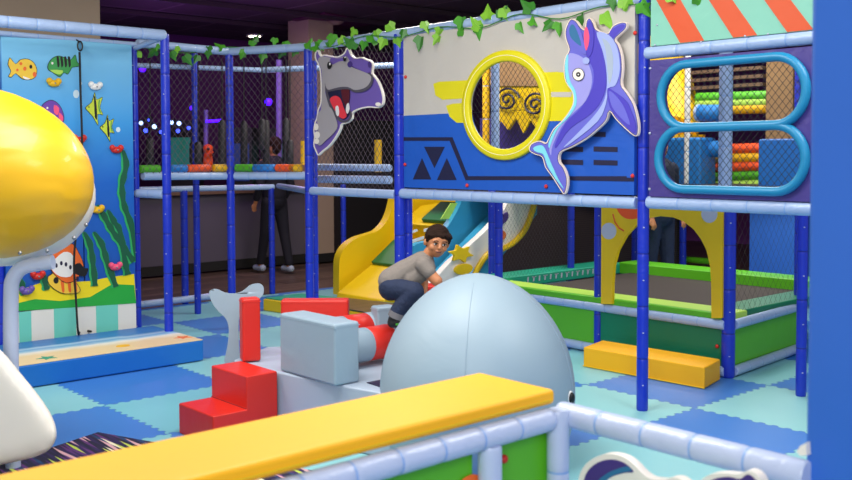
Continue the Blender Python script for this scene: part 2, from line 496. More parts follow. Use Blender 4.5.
# counter half wall
cw = MB(); cw.box((5.75, 11.45, .5), (4.3, .14, 1.0))
struct(cw.build('wall_counter', 'counter_grey', smooth=False))
struct(MB().box((5.75, 11.42, 1.02), (4.35, .26, .04)).build('trim_1', 'wood_brown', smooth=False, bevel=.005))
struct(MB().box((5.75, 11.37, .06), (4.3, .02, .12)).build('baseboard_counter', 'rubber', smooth=False))
a = FL(289, 264); 
struct(MB().box((8.1, 11.5, 1.7), (.42, .5, 3.4), 0).build('wall_pier', 'beige', smooth=False))
struct(MB().box((8.1, 11.23, .06), (.43, .03, .12), 0).build('baseboard_pier', 'rubber', smooth=False))
struct(MB().box((9.4, 11.2, 1.0), (2.2, .12, 2.0), 0).build('wall_dark_partition', 'wall_dark', smooth=False))
# brown woven screen under the far decks, and blue padded wall on the right
struct(MB().box((9.0, 7.75, .6), (.08, 3.5, 1.2)).build('wall_woven_screen', 'brown_weave', smooth=False))
struct(MB().box((11.0, 4.9, .6), (.08, 2.6, 1.2)).build('wall_under_deck', 'wall_dark', smooth=False))
# deck above the trampoline
struct(MB().box((9.5, 4.8, 1.17), (1.8, 5.6, .05)).build('floor_deck', 'black_mat', smooth=False))
struct(MB().box((7.3, 6.75, 1.17), (1.1, 1.7, .05)).build('floor_deck_far', 'black_mat', smooth=False))

# rug corner
c0 = Vector((2.173, 5.101, 0)); d1 = Vector((.105, -.286, 0)).normalized(); d2 = Vector((-.585, -.218, 0)).normalized()
rug = MB().prism([c0, c0+d1*1.6, c0+d1*1.6+d2*1.5, c0+d2*1.5], (0, 0, .008)).build('rug', 'streak_rug', smooth=False)
tag(rug, 'dark purple rug with coloured streaks lying on the tiles, bottom left corner', 'rug')

# ------------------------------------------------------------------ FRAME (posts, rails)
ZT = 2.40; ZD = 1.21; XM = 4.74
post((XM, 3.405), 0, 2.46, 'blue padded post standing free between the dolphin panel and the purple window panel')
post((XM, 5.60), 0, ZT, 'blue padded post at the left edge of the cream and blue porthole panel', r=.038)
post((XM, 6.77), 0, ZT, 'blue padded post left of the grey hippo cutout, at the corner of the netting')
post((4.40, 7.46), 0, ZT, 'blue padded post in the middle of the netted bay, behind the whale tail fluke')
post((3.505, 6.88), 0, 2.42, 'blue padded post at the front right corner of the fish mural bay')
post((3.47, 7.33), 0, 2.36, 'thin blue padded post tight against the right edge of the fish mural', r=.026)
post((2.40, 7.3), 0, 2.36, 'blue padded post at the left edge of the fish mural', r=.034)
post((5.745, 2.945), 0, 1.2, 'blue padded post beside the large blue pillar at the right edge', r=.032)
post((5.87, 3.525), 0, 1.19, 'blue padded post at the near corner of the trampoline, right of the yellow arch', r=.045)
post((5.87, 4.62), 0, 1.19, 'blue padded post at the left leg of the yellow arch', r=.033)
post((5.87, 5.66), 0, 1.19, 'blue padded post rising just behind the whale head, right one of a close pair', r=.034)
post((6.3, 6.16), 0, 1.19, 'blue padded post rising just behind the whale head, left one of a close pair', r=.033)
post((7.05, 5.87), 0, 1.19, 'blue padded post at the far left corner of the trampoline, before the brown screen', r=.033)
post((7.1, 3.67), 0, 1.19, 'blue padded post at the far right corner of the lime trampoline side', r=.033)
post((4.86, 5.64), 0, ZD, 'blue padded post doubled close behind the post at the porthole panel edge', r=.032)
post((6.7, 8.9), 0, 1.17, 'blue padded post far behind, above the crest of the yellow stair wall', r=.03)
post((4.56, 8.36), 0, 2.46, 'slim blue padded post behind the netted bay, right of the mural post', r=.031)
post((4.78, 9.02), 0, 1.15, 'slim blue padded post farthest back behind the netted bay, at the floor rail', r=.036)
post((5.82, 9.02), 0, 1.15, 'slim blue padded post in front of the dark clothed adult at the counter', r=.032)
post((4.86, 6.86), 0, 2.3, 'blue padded post doubled close behind the corner post left of the hippo', r=.028)
for px_, yy in ((635, 7.0), (683, 7.0)):
    p = PX(px_, 230, 8.9)
    post((8.9, p.y), 0, 1.14, 'blue padded post seen through the arch, %s the standing adult in jeans' % ('left of' if px_ < 650 else 'right of'), r=.036)
post((5.87, 3.56), 1.21, 2.9, 'pale blue padded pole seen behind the net of both long purple windows', r=.045, material='tube_blue')
post((5.87, 5.70), 1.21, 2.5, 'pale blue padded pole seen through the yellow porthole', r=.036, material='tube_blue')

rail((XM, 5.57, 1.215), (XM, 3.45, 1.215), 'pale blue padded rail under the cream and blue porthole panel', r=.037)
rail((XM, 3.37, 1.222), (XM, 2.30, 1.222), 'pale blue padded rail under the purple panel with long windows', r=.037)
rail((XM-.01, 3.38, 2.08), (XM-.01, 2.30, 2.08), 'pale blue padded rail between the orange striped awning and the purple panel', r=.036)
rail((XM, 6.77, 2.40), (XM, 3.41, 2.40), 'long pale blue top rail with ivy above the porthole panel', r=.036)
rail((XM, 3.41, 2.43), (XM, 2.3, 2.43), 'pale blue top rail behind the orange and mint awning', r=.034)
rail((XM, 6.73, 1.205), (XM, 5.64, 1.205), 'pale blue padded rail below the hippo net')
rail((4.40, 7.46, 2.395), (XM, 6.77, 2.40), 'short pale blue top rail running to the corner post left of the hippo')
rail((3.50, 7.33, 2.39), (4.40, 7.46, 2.395), 'pale blue top rail with ivy from the mural to the netted bay post')
rail((4.42, 7.48, 1.325), (XM+.02, 6.82, 1.33), 'short pale blue deck rail under the coloured foam rolls, near corner post')
rail((3.55, 7.38, 1.34), (4.40, 7.49, 1.325), 'pale blue deck rail under the coloured foam rolls, near mural')
rail((4.9, 6.95, 1.19), (5.9, 9.0, 1.17), 'thin pale blue rail low behind the netted bay, nearer the hippo', r=.03)
rail((4.1, 9.02, 1.17), (5.85, 9.02, 1.16), 'thin pale blue rail low behind the netted bay, over the counter wall', r=.03)
rail((4.1, 8.6, 2.34), (5.2, 8.2, 2.33), 'thin pale blue upper rail behind the netting, left half', r=.024)
rail((5.2, 8.2, 2.33), (6.1, 7.2, 2.36), 'thin pale blue upper rail behind the netting and the hippo', r=.028)
rail((0.6, 6.86, 2.41), (3.505, 6.88, 2.41), 'long pale blue top rail in front of the fish mural', r=.042)
rail((2.30, 7.24, 2.375), (3.47, 7.30, 2.375), 'thin blue-grey rail along the top edge of the fish mural', r=.02)
rail((3.47, 7.31, 2.35), (3.505, 6.90, 2.40), 'very short pale rail joining mural corner to the front post', r=.022)
rail((3.47, 7.31, 1.205), (3.505, 6.92, 1.205), 'very short pale blue rail at mid height right of the mural')
rail((3.9, 8.95, .05), (5.1, 9.0, .05), 'pale blue floor rail at the edge of the wooden floor')
rail((5.86, 5.72, .355), (5.84, 3.53, .355), 'pale blue padded rail along the front rim of the trampoline')
rail((5.9, 3.50, .355), (7.05, 3.60, .355), 'pale blue padded rail along the right rim of the trampoline')
rail((5.86, 5.75, .04), (5.84, 3.53, .04), 'pale blue padded rail on the floor below the trampoline front')
rail((5.9, 3.50, .04), (7.05, 3.60, .04), 'pale blue padded rail on the floor below the lime trampoline side')

# ------------------------------------------------------------------ NETTED BAY
net((3.50, 7.315), (4.40, 7.44), 1.36, 2.36, .06, .0019, 'dark diamond net between the mural and the middle post', material='net_grey')
net((4.37, 7.44), (XM-.05, 6.78), 1.36, 2.36, .06, .0019, 'dark diamond net between the middle post and the corner post', material='net_grey')
net((XM+.03, 6.74), (XM+.03, 5.63), 1.24, 2.36, .058, .0019, 'dark diamond net behind the grey hippo cutout', material='net_grey')
# foam roll row resting on deck rail
rolls = [((139, 166), (159, 166), 'foam_green', 'green'), ((170, 166), (186, 166), 'foam_blue', 'blue'), ((187, 167), (210, 167), 'foam_orange', 'orange'), ((213, 167), (226, 167), 'foam_yellow', 'yellow'),
         ((235, 168), (252, 168), 'foam_green', 'green'), ((253, 168), (275, 168), 'foam_blue', 'blue'), ((276, 167.5), (295, 167.5), 'foam_orange', 'orange'), ((290, 167.5), (301, 167.5), 'foam_yellow', 'yellow')]
where = ['nearest the mural', 'just right of the mural post', 'left of the middle bay post', 'touching the middle bay post from the left', 'just right of the middle bay post', 'between green and orange on the right half', 'second from the corner post', 'next to the corner post']
def bayline(px, py, off=0):
    # resting on the deck rail at that place
    if px < 228:
        p = PY(px, py, 7.38+(px-138)/90*.11)
        return Vector((p.x, 7.38+(p.x-3.55)/.85*.11, 1.395))
    t = (px-230)/77.0; q = Vector((4.42, 7.48)).lerp(Vector((4.76, 6.82)), t)
    return Vector((q.x, q.y, 1.393))
for (a, b, m, cn), w in zip(rolls, where):
    p, q = bayline(*a), bayline(*b)
    o = MB().tube([p, p.lerp(q, .03), p.lerp(q, .97), q], [.022, .033, .033, .022], 12).build('foam_roll', m, angle=60)
    tag(o, '%s foam roll behind the net, %s' % (cn, w), 'foam roll', 'foam rolls on the deck rail')
p = DP(304, 165, 8.3); q = DP(304, 141, 8.3)
tag(MB().tube([p, q], .03, 12).build('foam_roll', 'foam_yellow', angle=60), 'yellow upright foam roll behind the net beside the corner post', 'foam roll')
for px_, tx in ((318, 'left'), (378, 'right')):
    p = DP(px_ - (15 if tx == 'left' else 0), 190, 8.6) if tx == 'left' else DP(px_, 172, 8.4); q = DP(px_, 140, 8.4)
    if tx == 'right':
        tag(MB().tube([p, q], .032, 12).build('foam_roll', 'foam_yellow', angle=60), 'yellow upright foam roll behind the net right of the hippo hand', 'foam roll')
# grey foam beam tubes low behind hippo net
for k, yy in enumerate((167, 179)):
    p = PX(317, yy, 5.05); q = PX(390, yy+1, 5.05)
    o = sleeve(MB(), p, q, .034 if k else .03, .3).build('foam_beam', 'tube_blue', angle=60)
    tag(o, 'pale blue foam beam lying behind the hippo net, %s of two' % ('lower' if k else 'upper'), 'foam beam', 'foam beams behind the hippo net')
# hanging black bags on ropes
bags = [(150, 138, 166, 60), (167, 135, 166, 60), (193, 142, 165, 62), (198, 142, 165, 62), (222, 120, 166, 60), (244, 121, 166, 60), (262, 119, 150, 60), (266, 120, 168, 60), (286, 118, 168, 60), (290, 140, 168, 60)]
for i, (x, y0, y1, yt) in enumerate(bags):
    d = 9.1 + (i % 3)*.12
    t = thing('hanging_bag', 'black punching bag on a rope behind the net, %s' % ('hanging left of the middle post' if x < 230 else 'hanging right of the middle post'), 'punching bag', DP(x, y1, d), 'black hanging bags left of the middle post' if x < 230 else 'black hanging bags right of the middle post')
    a, b = DP(x, y1, d), DP(x, y0, d)
    MB().tube([a, a.lerp(b, .08), a.lerp(b, .92), b], [.02, .034, .034, .02], 12).build('bag', 'bag_black', t)
    MB().tube([b, DP(x, yt, d)], .006, 6).build('rope', 'rope', t)

# ------------------------------------------------------------------ MURAL BAY (climbing wall)
MY = 7.25
mural = thing('climbing_wall', 'tall blue climbing wall printed with fish, seaweed and bubbles, aqua striped foot', 'climbing wall', (2.9, MY, 0))
def mz(px, py, off=0.0):
    p = PY(px, py, MY); return (p.x, p.z)
xl, xm_, xr = 2.43, 3.006, 3.415
zs_, ztop = .375, 2.365
def rect3(x0, z0, x1, z1, y): return [(x0, y, z0), (x1, y, z0), (x1, y, z1), (x0, y, z1)]
MB().prism(rect3(xl, zs_, xm_-.004, ztop, MY), (0, .05, 0)).build('panel', 'mural_print', mural, smooth=False, bevel=.008)
MB().prism(rect3(xm_+.004, zs_, xr, ztop, MY), (0, .05, 0)).build('panel', 'mural_print', mural, smooth=False, bevel=.008)
MB().prism(rect3(xl, 0, xr, zs_-.004, MY), (0, .05, 0)).build('skirt', 'stripe_white', mural, smooth=False)
sk = MB()
for a_, b_ in ((2.513, 2.60), (2.767, 2.933), (3.09, 3.265)):
    sk.prism(rect3(a_, .0, b_, zs_-.004, MY-.003), (0, .003, 0))
sk.build('skirt_stripes', 'stripe_aqua', mural, smooth=False)
LAY = [0]
def mdecal(name, pts, m, parent, lift=.002, s3=None, sm=3, obj=True):
    """thin printed shape on the mural from loop of photo points"""
    LAY[0] += 1
    pts = smooth_loop(pts, sm) if sm > 1 else pts
    y = MY-lift
    q = [(max(xl, min(xr, mz(*p)[0])), y, mz(*p)[1]) for p in pts]
    return MB().prism(q, (0, .0015, 0)).build(name, m, parent, smooth=False)
cA = lambda pts: crop(pts, 0, 30, 4.0)
cB = lambda pts: crop(pts, 0, 200, 480/140)
# sand and grass bands
mdecal('sand_print', [(0, 292), (20, 290), (40, 283), (70, 282), (90, 281), (110, 277), (134, 274), (136, 300), (60, 305), (0, 311)], 'sand_yellow', mural, .002, sm=1)
mdecal('grass_print', [(0, 303), (18, 303), (35, 299), (60, 301), (90, 297), (112, 284), (134, 285), (137, 303), (0, 312.5)], 'grass_green', mural, .004, sm=1)
# seaweed
weeds = [
 [(122, 150), (125, 165), (121, 185), (123, 205), (130, 225), (137, 262)],
 [(97, 205), (104, 218), (112, 232), (121, 245), (133, 262)],
 [(107, 210), (113, 222), (119, 232), (124, 262), (127, 275)],
 [(93, 232), (101, 245), (106, 262), (115, 287)],
 [(83, 232), (89, 245), (92, 265), (94, 286)],
 [(17, 275), (21, 285), (24, 295)], [(43, 272), (44, 282), (46, 290)]]
for w in weeds:
    path = catm(w, 5); n = len(path); L_, R_ = [], []
    for i, p in enumerate(path):
        a_ = path[max(i-1, 0)]; b_ = path[min(i+1, n-1)]; tx, ty = b_[0]-a_[0], b_[1]-a_[1]; l = math.hypot(tx, ty) or 1
        wd = (3.8 if i > 2 else 1.0+i) * (1+.18*math.sin(i*1.7)); L_.append((p[0]-ty/l*wd, p[1]+tx/l*wd)); R_.append((p[0]+ty/l*wd, p[1]-tx/l*wd))
    wi = weeds.index(w)*.0004
    mdecal('seaweed_print', L_+R_[::-1], 'sea_light', mural, .005+wi, sm=1)
    L2 = [(a_[0]*.7+b_[0]*.3, a_[1]*.7+b_[1]*.3) for a_, b_ in zip(R_, L_)]
    R2 = [(a_[0]*.95+b_[0]*.05, a_[1]*.95+b_[1]*.05) for a_, b_ in zip(R_, L_)]
    L3 = [(a_[0]*.25+b_[0]*.75, a_[1]*.25+b_[1]*.75) for a_, b_ in zip(R_, L_)]
    mdecal('seaweed_dark', L3+R2[::-1], 'sea_dark', mural, .0085+wi, sm=1)  # dark green of the weed print, light green left at the edges
# fishes: outline + body + marks
def fish(name, outline, m, marks, e=0):
    f = mdecal(name+'_print', outline, 'black', mural, .004+e)
    mdecal(name+'_body', inset(smooth_loop(outline, 2), .55), m, f, .006+e, sm=1)
    for pts, mm in marks: mdecal(name+'_mark', pts, mm, f, .0075+e+.0012*(mm == 'print_navy'), sm=2)
fish('fish', cA([(35, 115), (42, 112), (62, 135), (80, 118), (110, 115), (135, 130), (148, 160), (140, 190), (115, 200), (85, 195), (62, 175), (45, 190), (32, 185), (42, 165), (30, 140)]), 'fish_yellow',
     [(ellp(*cA([(98, 155)])[0], 1.6, 2), 'fish_orange'), (ellp(*cA([(82, 135)])[0], 1.5, 1.6), 'fish_orange'), (ellp(*cA([(68, 160)])[0], 1.2, 1.4), 'fish_orange'), (ellp(*cA([(137, 178)])[0], 1.9, 2.6), 'fish_orange'), (ellp(*cA([(122, 147)])[0], 1.4, 2), 'black'), (cA([(90, 185), (120, 196), (100, 198)]), 'cream')])
fish('green_fish', cA([(190, 140), (205, 115), (230, 103), (255, 108), (280, 120), (300, 98), (308, 125), (318, 145), (290, 150), (280, 165), (270, 178), (255, 172), (240, 188), (222, 180), (208, 170), (192, 160)]), 'fish_green',
     [(cA([(x, 108), (x+8, 108), (x+12, 140), (x+5, 150), (x+2, 130)]), 'black') for x in (225, 240, 255, 270)]+[(ellp(*cA([(208, 133)])[0], 1, 1.3), 'cream'), (cA([(200, 160), (250, 162), (240, 178), (215, 172)]), 'lime_light')])
fish('round_fish', cA([(165, 305), (185, 285), (210, 280), (238, 300), (255, 340), (252, 370), (230, 362), (200, 340), (175, 325)]), 'fish_purple',
     [(cA([(215, 300), (235, 312), (230, 340), (215, 330)]), 'pink'), (cA([(235, 330), (250, 345), (250, 365), (235, 355)]), 'pink'), (ellp(*cA([(188, 312)])[0], .9, 1.1), 'cream')])
for dx, dy, s in ((340, 248, 1.0), (398, 338, .82)):
    sh = [(0, 62), (25, 40), (38, 0), (46, 30), (70, 20), (60, 60), (72, 92), (50, 90), (52, 135), (30, 100), (12, 80)]
    fish('striped_angelfish', cA([(dx+x*s, dy+y*s) for x, y in sh]), 'fish_lime', [(cA([(dx+x*s, dy+y*s) for x, y in [(34, 20), (40, 20), (46, 70), (46, 110), (38, 100), (36, 60)]]), 'black'), (cA([(dx+x*s, dy+y*s) for x, y in [(54, 32), (58, 34), (56, 60), (62, 82), (57, 82), (52, 60)]]), 'fish_green'), (ellp(*cA([(dx+14*s, dy+60*s)])[0], .6, .8), 'black')])
for x, y, rx, ry in ((76, 94, 3, 4.2), (81, 105, 1.2, 2.2), (80.5, 83.5, 1.3, 2.2), (118, 129.6, 2.2, 2.6)):
    mdecal('bubble_print', ellp(x, y, rx, ry, 14), 'bubble', mural, .003, sm=1)
# shell creature and snail
fish('shell_creature', cB([(165, 195), (200, 170), (245, 148), (268, 180), (285, 225), (262, 270), (225, 285), (190, 262), (170, 235)]), 'fish_orange',
     [(cB([(172, 225), (188, 200), (215, 178), (240, 182), (252, 205), (250, 240), (238, 262), (205, 262), (180, 245)]), 'white')]+[(ellp(*cB([p])[0], 1.3, 2.2), 'print_navy') for p in ((190, 224), (207, 216), (223, 220), (238, 230), (262, 268))], .010)
fish('snail', cB([(162, 262), (200, 245), (240, 262), (272, 300), (268, 318), (235, 322), (205, 318), (168, 292)]), 'fish_yellow',
     [(cB([(x, 262), (x+9, 265), (x+14, 312), (x+5, 312)]), 'fish_orange') for x in (205, 228, 248)]+[(ellp(*cB([(190, 275)])[0], 2.6, 3.2), 'black')], .006)
mdecal('hermit_crab', cB([(250, 225), (270, 215), (285, 232), (300, 235), (290, 260), (268, 258), (248, 245)]), 'black', mural, .0165)
# climbing holds
def hold(px, py, m, w=.062, h=.05, kind=0):
    p = PY(px, py, MY); mb = MB(); y = MY-.018
    mb.ell((p.x, y, p.z), (w*.62, .028, h*.42), 12, 8)
    for sx in (-1, 1): mb.ell((p.x+sx*w*.45, y-.002, p.z+h*.28), (w*.3, .026, h*.38), 10, 7)
    hb = mb.build('climbing_hold', m, mural)
    MB().ell((p.x, y-.028, p.z), (.007, .004, .007), 8, 5).build('bolt', 'metal', hb)
for x, y, m in ((53, 83.5, 'foam_yellow'), (94.5, 87, 'white'), (115.5, 150, 'red'), (96.5, 210, 'foam_yellow'), (114.5, 267, 'pink'), (37, 276, 'red'), (26, 291, 'hip_purple'), (78.5, 140, 'red')):
    hold(x, y, m, .075, .062)
# climbing rope
rp = thing('climbing_rope', 'black climbing rope with clip hanging down the middle of the fish mural', 'rope', PY(83, 330, 7.1))
pts = [PY(x, y, 7.17) for x, y in ((79.5, 52), (80.5, 90), (82, 140), (81, 190), (76, 235), (74, 265), (76, 300))]+[Vector((PY(78, 322, 7.13).x, 7.13, .19)), FL(81, 330, .171), FL(91, 331.5, .171)]
MB().tube(catm([tuple(p) for p in pts], 5), .0085, 8).build('rope', 'rope', rp)
c_ = PY(80, 46, 7.17)
MB().tube([c_+Vector((.018*math.cos(t), 0, .035*math.sin(t))) for t in [2*PI*i/14 for i in range(14)]], .006, 6, close=True).build('clip', 'rubber', rp)
MB().tube([c_+Vector((0, 0, .03)), c_+Vector((0, .06, .05))], .006, 6).build('strap', 'rubber', rp)
# landing mat
lm = thing('landing_mat', 'blue landing mat with printed beach, starfish and shell in front of the mural', 'mat', (2.7, 6.8, 0))
MB().box((2.46, 6.79, .08), (2.14, .80, .15)).build('body', 'mat_front_blue', lm, bevel=.012)
MB().box((2.46, 6.79, .157), (2.13, .79, .006)).build('printed_top', 'beach_print', lm, bevel=.002)
def star(c, r, rot, n=5, q=.42):
    return [(c[0]+(r if k % 2 == 0 else r*q)*math.cos(rot+PI*k/n), c[1]+(r if k % 2 == 0 else r*q)*math.sin(rot+PI*k/n)) for k in range(2*n)]
for (px_, py_), m, r in (((183, 337), 'orange_seastar', .07), ((47, 357.5), 'teal_pad', .07)):
    p = FL(px_, py_, .163)
    MB().prism([(x, y, .1605) for x, y in star((p.x, p.y), r, .5)], (0, 0, .002)).build('starfish_print', m, lm, smooth=False)
p = FL(123, 345.5, .163)
MB().prism([(x, y, .1605) for x, y in ellp(p.x, p.y, .05, .038, 14)], (0, 0, .002)).build('shell_print', 'foam_yellow', lm, smooth=False)

# ------------------------------------------------------------------ MAIN PORTHOLE PANEL
def pxx(pt, X):
    p = PX(pt[0], pt[1], X); return (X, p.y, p.z)
def xdecal(name, pts, m, parent, X, th=.0015, sm=1, holes=()):
    pts = smooth_loop(pts, sm) if sm > 1 else pts
    return MB().prism([pxx(p, X) for p in pts], (th, 0, 0), [[pxx(p, X) for p in h] for h in holes]).build(name, m, parent, smooth=False)
panel = thing('porthole_panel', 'cream and blue vinyl play panel with round yellow porthole and navy triangle emblem', 'play panel', (XM, 4.5, 1.25))
XP = XM-.03
y0, y1, zb, zt = 3.45, 5.51, 1.262, 2.372; zmid = 1.79
cy, cz, ry, rz = 4.478, 1.824, .345, .305
oval = lambda ky, kz, X, n=40: [(X, cy+ky*math.cos(2*PI*i/n), cz+kz*math.sin(2*PI*i/n)) for i in range(n)]
def half(zlo, zhi, m, name):
    out = [(XP, y0, zlo), (XP, y1, zlo), (XP, y1, zhi), (XP, y0, zhi)]
    return out
# split the two vinyl colours around the oval hole
def ring_half(upper):
    aa = []
    n = 40; th0 = math.asin((zmid-cz)/rz)
    a0, a1 = (th0, PI-th0) if upper else (PI-th0, 2*PI+th0)
    arc = [(XP, cy+ry*math.cos(a0+(a1-a0)*i/n), cz+rz*math.sin(a0+(a1-a0)*i/n)) for i in range(n+1)]
    if upper: return [(XP, y1, zmid), (XP, y1, zt), (XP, y0, zt), (XP, y0, zmid)][::-1], arc
    return [(XP, y0, zmid), (XP, y0, zb), (XP, y1, zb), (XP, y1, zmid)][::-1], arc
outU, arcU = ring_half(True)
MB().prism([(XP, y0, zmid), (XP, y0, zt), (XP, y1, zt), (XP, y1, zmid)]+arcU[::-1], (.03, 0, 0)).build('upper_vinyl', 'banner_cream', panel, smooth=False)
outL, arcL = ring_half(False)
MB().prism([(XP, y1, zmid), (XP, y1, zb), (XP, y0, zb), (XP, y0, zmid)]+arcL[::-1], (.03, 0, 0)).build('lower_vinyl', 'banner_blue', panel, smooth=False)
cP = lambda pts: crop(pts, 400, 30, 452/160)
# yellow wings
for w in ([(94, 152), (110, 146), (190, 142), (200, 192), (120, 197), (100, 185)], [(130, 214), (150, 208), (200, 205), (205, 262), (160, 262), (140, 245)],
          [(400, 120), (445, 118), (452, 160), (452, 176), (410, 178)], [(405, 188), (452, 188), (452, 248), (405, 246)]):
    xdecal('yellow_wing', cP(w), 'porthole_yellow', panel, XP-.002)
# right wing continues behind the dolphin
xdecal('yellow_wing', [(555, 72), (580, 73), (578, 121), (548, 121)], 'porthole_yellow', panel, XP-.003)
xdecal('white_bar', [(551, 92), (572, 92), (571, 97), (551, 97)], 'banner_cream', panel, XP-.005)
# porthole ring: raised padded annulus
rg = MB(); n = 56; prof = [(0, .0), (0, -.018), (.008, -.026), (.066, -.026), (.074, -.018), (.074, 0)]
vs = []; fs = []
for i in range(n):
    t = 2*PI*i/n
    for q, x in prof: vs.append((XP+x, cy+(.326+q)*math.cos(t), cz+(.287+q)*math.sin(t)))
K = len(prof)
for i in range(n):
    for k in range(K):
        fs.append((i*K+k, i*K+(k+1) % K, ((i+1) % n)*K+(k+1) % K, ((i+1) % n)*K+k))
rg.add(vs, fs).build('porthole_ring', 'porthole_yellow', panel, angle=60)
MB().tube([(XP-.0255, cy+.366*math.cos(2*PI*i/60), cz+.327*math.sin(2*PI*i/60)) for i in range(60)], .0022, 5, close=True).build('white_line', 'white_line', panel)
# navy line art
xdecal('navy_line', cP([(10, 303), (148, 303), (192, 413), (452, 413), (640, 413), (640, 424), (185, 424), (140, 313), (10, 313)]), 'print_navy', panel, XP-.0025)
xdecal('navy_line', [(565, 176.3), (634, 178.0), (634, 181.5), (565, 180.2)], 'print_navy', panel, XP-.003)
for tr in ([(68, 330), (126, 330), (97, 390)], [(36, 422), (62, 362), (88, 422)], [(104, 424), (132, 362), (160, 424)]):
    xdecal('navy_triangle', cP(tr), 'print_navy', panel, XP-.0025)
for x, y in ((593.5, 134), (571, 149), (605.5, 149), (571, 162), (605.5, 162.5)):
    xdecal('navy_bar', [(x-12, y-2.6), (x+12, y-2.0), (x+12, y+3), (x-12, y+2.4)], 'print_navy', panel, XP-.0025)
def bolt(px_, py_, X, parent, r=.013):
    p = PX(px_, py_, X); mb = MB().ell((X, p.y, p.z), (r*.8, r, r), 10, 6); mb.build('red_bolt', 'red', parent)
for b in ((405.5, 77), (405, 164.5), (467, 185.5), (546, 186.5), (632.5, 176), (546, 25.5), (635, 33)): bolt(*b, XP-.006, panel)
# net + hole window net
net((XM+.03, 4.95), (XM+.03, 4.1), 1.45, 2.2, .042, .0018, 'black diamond net stretched behind the yellow porthole')

# ------------------------------------------------------------------ DOLPHIN CUTOUT
cD = lambda pts: crop(pts, 525, 5, 320/130)
XD = XM-.085
dol = thing('dolphin_cutout', 'smiling purple and blue dolphin cutout standing on its tail, mounted on the porthole panel', 'cutout figure', (XD, 4.0, 1.25))
outl = cD([(103, 48), (112, 34), (125, 38), (138, 55), (147, 60), (150, 40), (158, 31), (168, 42), (174, 58), (190, 66), (205, 68), (215, 52), (235, 42), (250, 44), (249, 58), (235, 72), (222, 85), (230, 98), (238, 125), (240, 160), (237, 195), (250, 215), (268, 245), (279, 290), (278, 318), (268, 322), (245, 303), (222, 280), (208, 262), (200, 285), (175, 310), (150, 330), (115, 350), (87, 363), (84, 385), (95, 400), (104, 425), (103, 450), (96, 466), (85, 452), (68, 425), (50, 400), (42, 375), (25, 368), (10, 358), (15, 342), (35, 334), (50, 340), (57, 330), (70, 305), (95, 280), (117, 245), (116, 215), (100, 190), (95, 160), (98, 130), (108, 110), (100, 85), (98, 65)])
outS = smooth_loop(outl, 3)
MB().prism([pxx(p, XD) for p in outS], (.02, 0, 0)).build('backing_board', 'dol_border', dol, smooth=False)
xdecal('outline', inset(outS, .9), 'black', dol, XD-.002)
xdecal('body', inset(outS, 1.35), 'dol_body', dol, XD-.004)
xdecal('light_flank', cD([(104, 130), (112, 118), (140, 128), (158, 150), (165, 190), (150, 235), (120, 265), (90, 300), (68, 345), (64, 370), (60, 350), (75, 310), (110, 275), (124, 245), (122, 215), (106, 190), (101, 160)]), 'dol_light', dol, XD-.0055, sm=3)
xdecal('blue_back', cD([(152, 60), (163, 50), (180, 80), (195, 130), (200, 190), (188, 235), (160, 270), (110, 305), (78, 350), (75, 340), (100, 290), (140, 250), (165, 205), (168, 160), (152, 125)]), 'dol_dark', dol, XD-.007, sm=3)
xdecal('belly', cD([(176, 68), (205, 73), (224, 98), (232, 130), (233, 165), (222, 198), (205, 205), (200, 240), (180, 285), (120, 335), (95, 350), (130, 315), (180, 260), (200, 215), (200, 160), (190, 110)]), 'dol_belly', dol, XD-.0085, sm=3)
xdecal('belly_light', cD([(190, 82), (208, 95), (217, 130), (215, 170), (207, 195), (203, 160), (198, 110)]), 'base_grey', dol, XD-.010, sm=3)
xdecal('side_fin', cD([(203, 205), (218, 212), (248, 235), (262, 262), (272, 292), (272, 312), (262, 312), (235, 285), (212, 258), (204, 232)]), 'dol_dark', dol, XD-.010, sm=3)
xdecal('side_fin_light', cD([(206, 212), (225, 225), (245, 255), (258, 295), (236, 278), (214, 250)]), 'dol_body', dol, XD-.0115, sm=3)
xdecal('top_fin', cD([(208, 68), (218, 57), (235, 48), (244, 49), (243, 57), (230, 68), (215, 83)]), 'dol_dark', dol, XD-.0055, sm=3)
xdecal('cyan_edge', cD([(100, 132), (106, 122), (106, 160), (112, 190), (124, 212), (126, 245), (108, 275), (82, 302), (66, 335), (60, 352), (58, 340), (72, 308), (98, 280), (119, 245), (118, 215), (103, 190), (98, 160)]), 'dol_cyan', dol, XD-.0085, sm=3)
xdecal('tail_cyan', cD([(20, 352), (36, 345), (48, 352), (62, 385), (80, 425), (95, 452), (75, 428), (55, 395), (45, 368), (28, 362)]), 'dol_cyan', dol, XD-.0085, sm=3)
xdecal('beak', cD([(104, 56), (112, 42), (124, 44), (136, 62), (146, 95), (150, 122), (130, 108), (112, 88)]), 'dol_body', dol, XD-.0115, sm=3)
xdecal('beak_inner', cD([(109, 58), (115, 48), (122, 52), (132, 75), (138, 100), (122, 90), (111, 76)]), 'dol_teal', dol, XD-.013, sm=3)
xdecal('upper_beak', cD([(152, 52), (158, 38), (167, 52), (169, 85), (164, 118), (152, 128), (150, 98), (156, 75)]), 'dol_dark', dol, XD-.0115, sm=3)
xdecal('tongue', cD([(146, 62), (152, 54), (158, 75), (156, 98), (150, 112), (145, 88)]), 'pink', dol, XD-.0125, sm=3)
xdecal('cheek', ellp(*cD([(150, 137)])[0], 3.4, 3.4), 'dol_belly', dol, XD-.013)
ex, ey = cD([(131, 171)])[0]
for r, m, k in ((6.2, 'black', 0), (5.6, 'cream', 1), (2.3, 'black', 2), (.7, 'white', 3)):
    xdecal('eye' if k == 1 else 'eye_detail', ellp(ex, ey, r*.97, r*1.05), m, dol, XD-.0125-.0015*k)

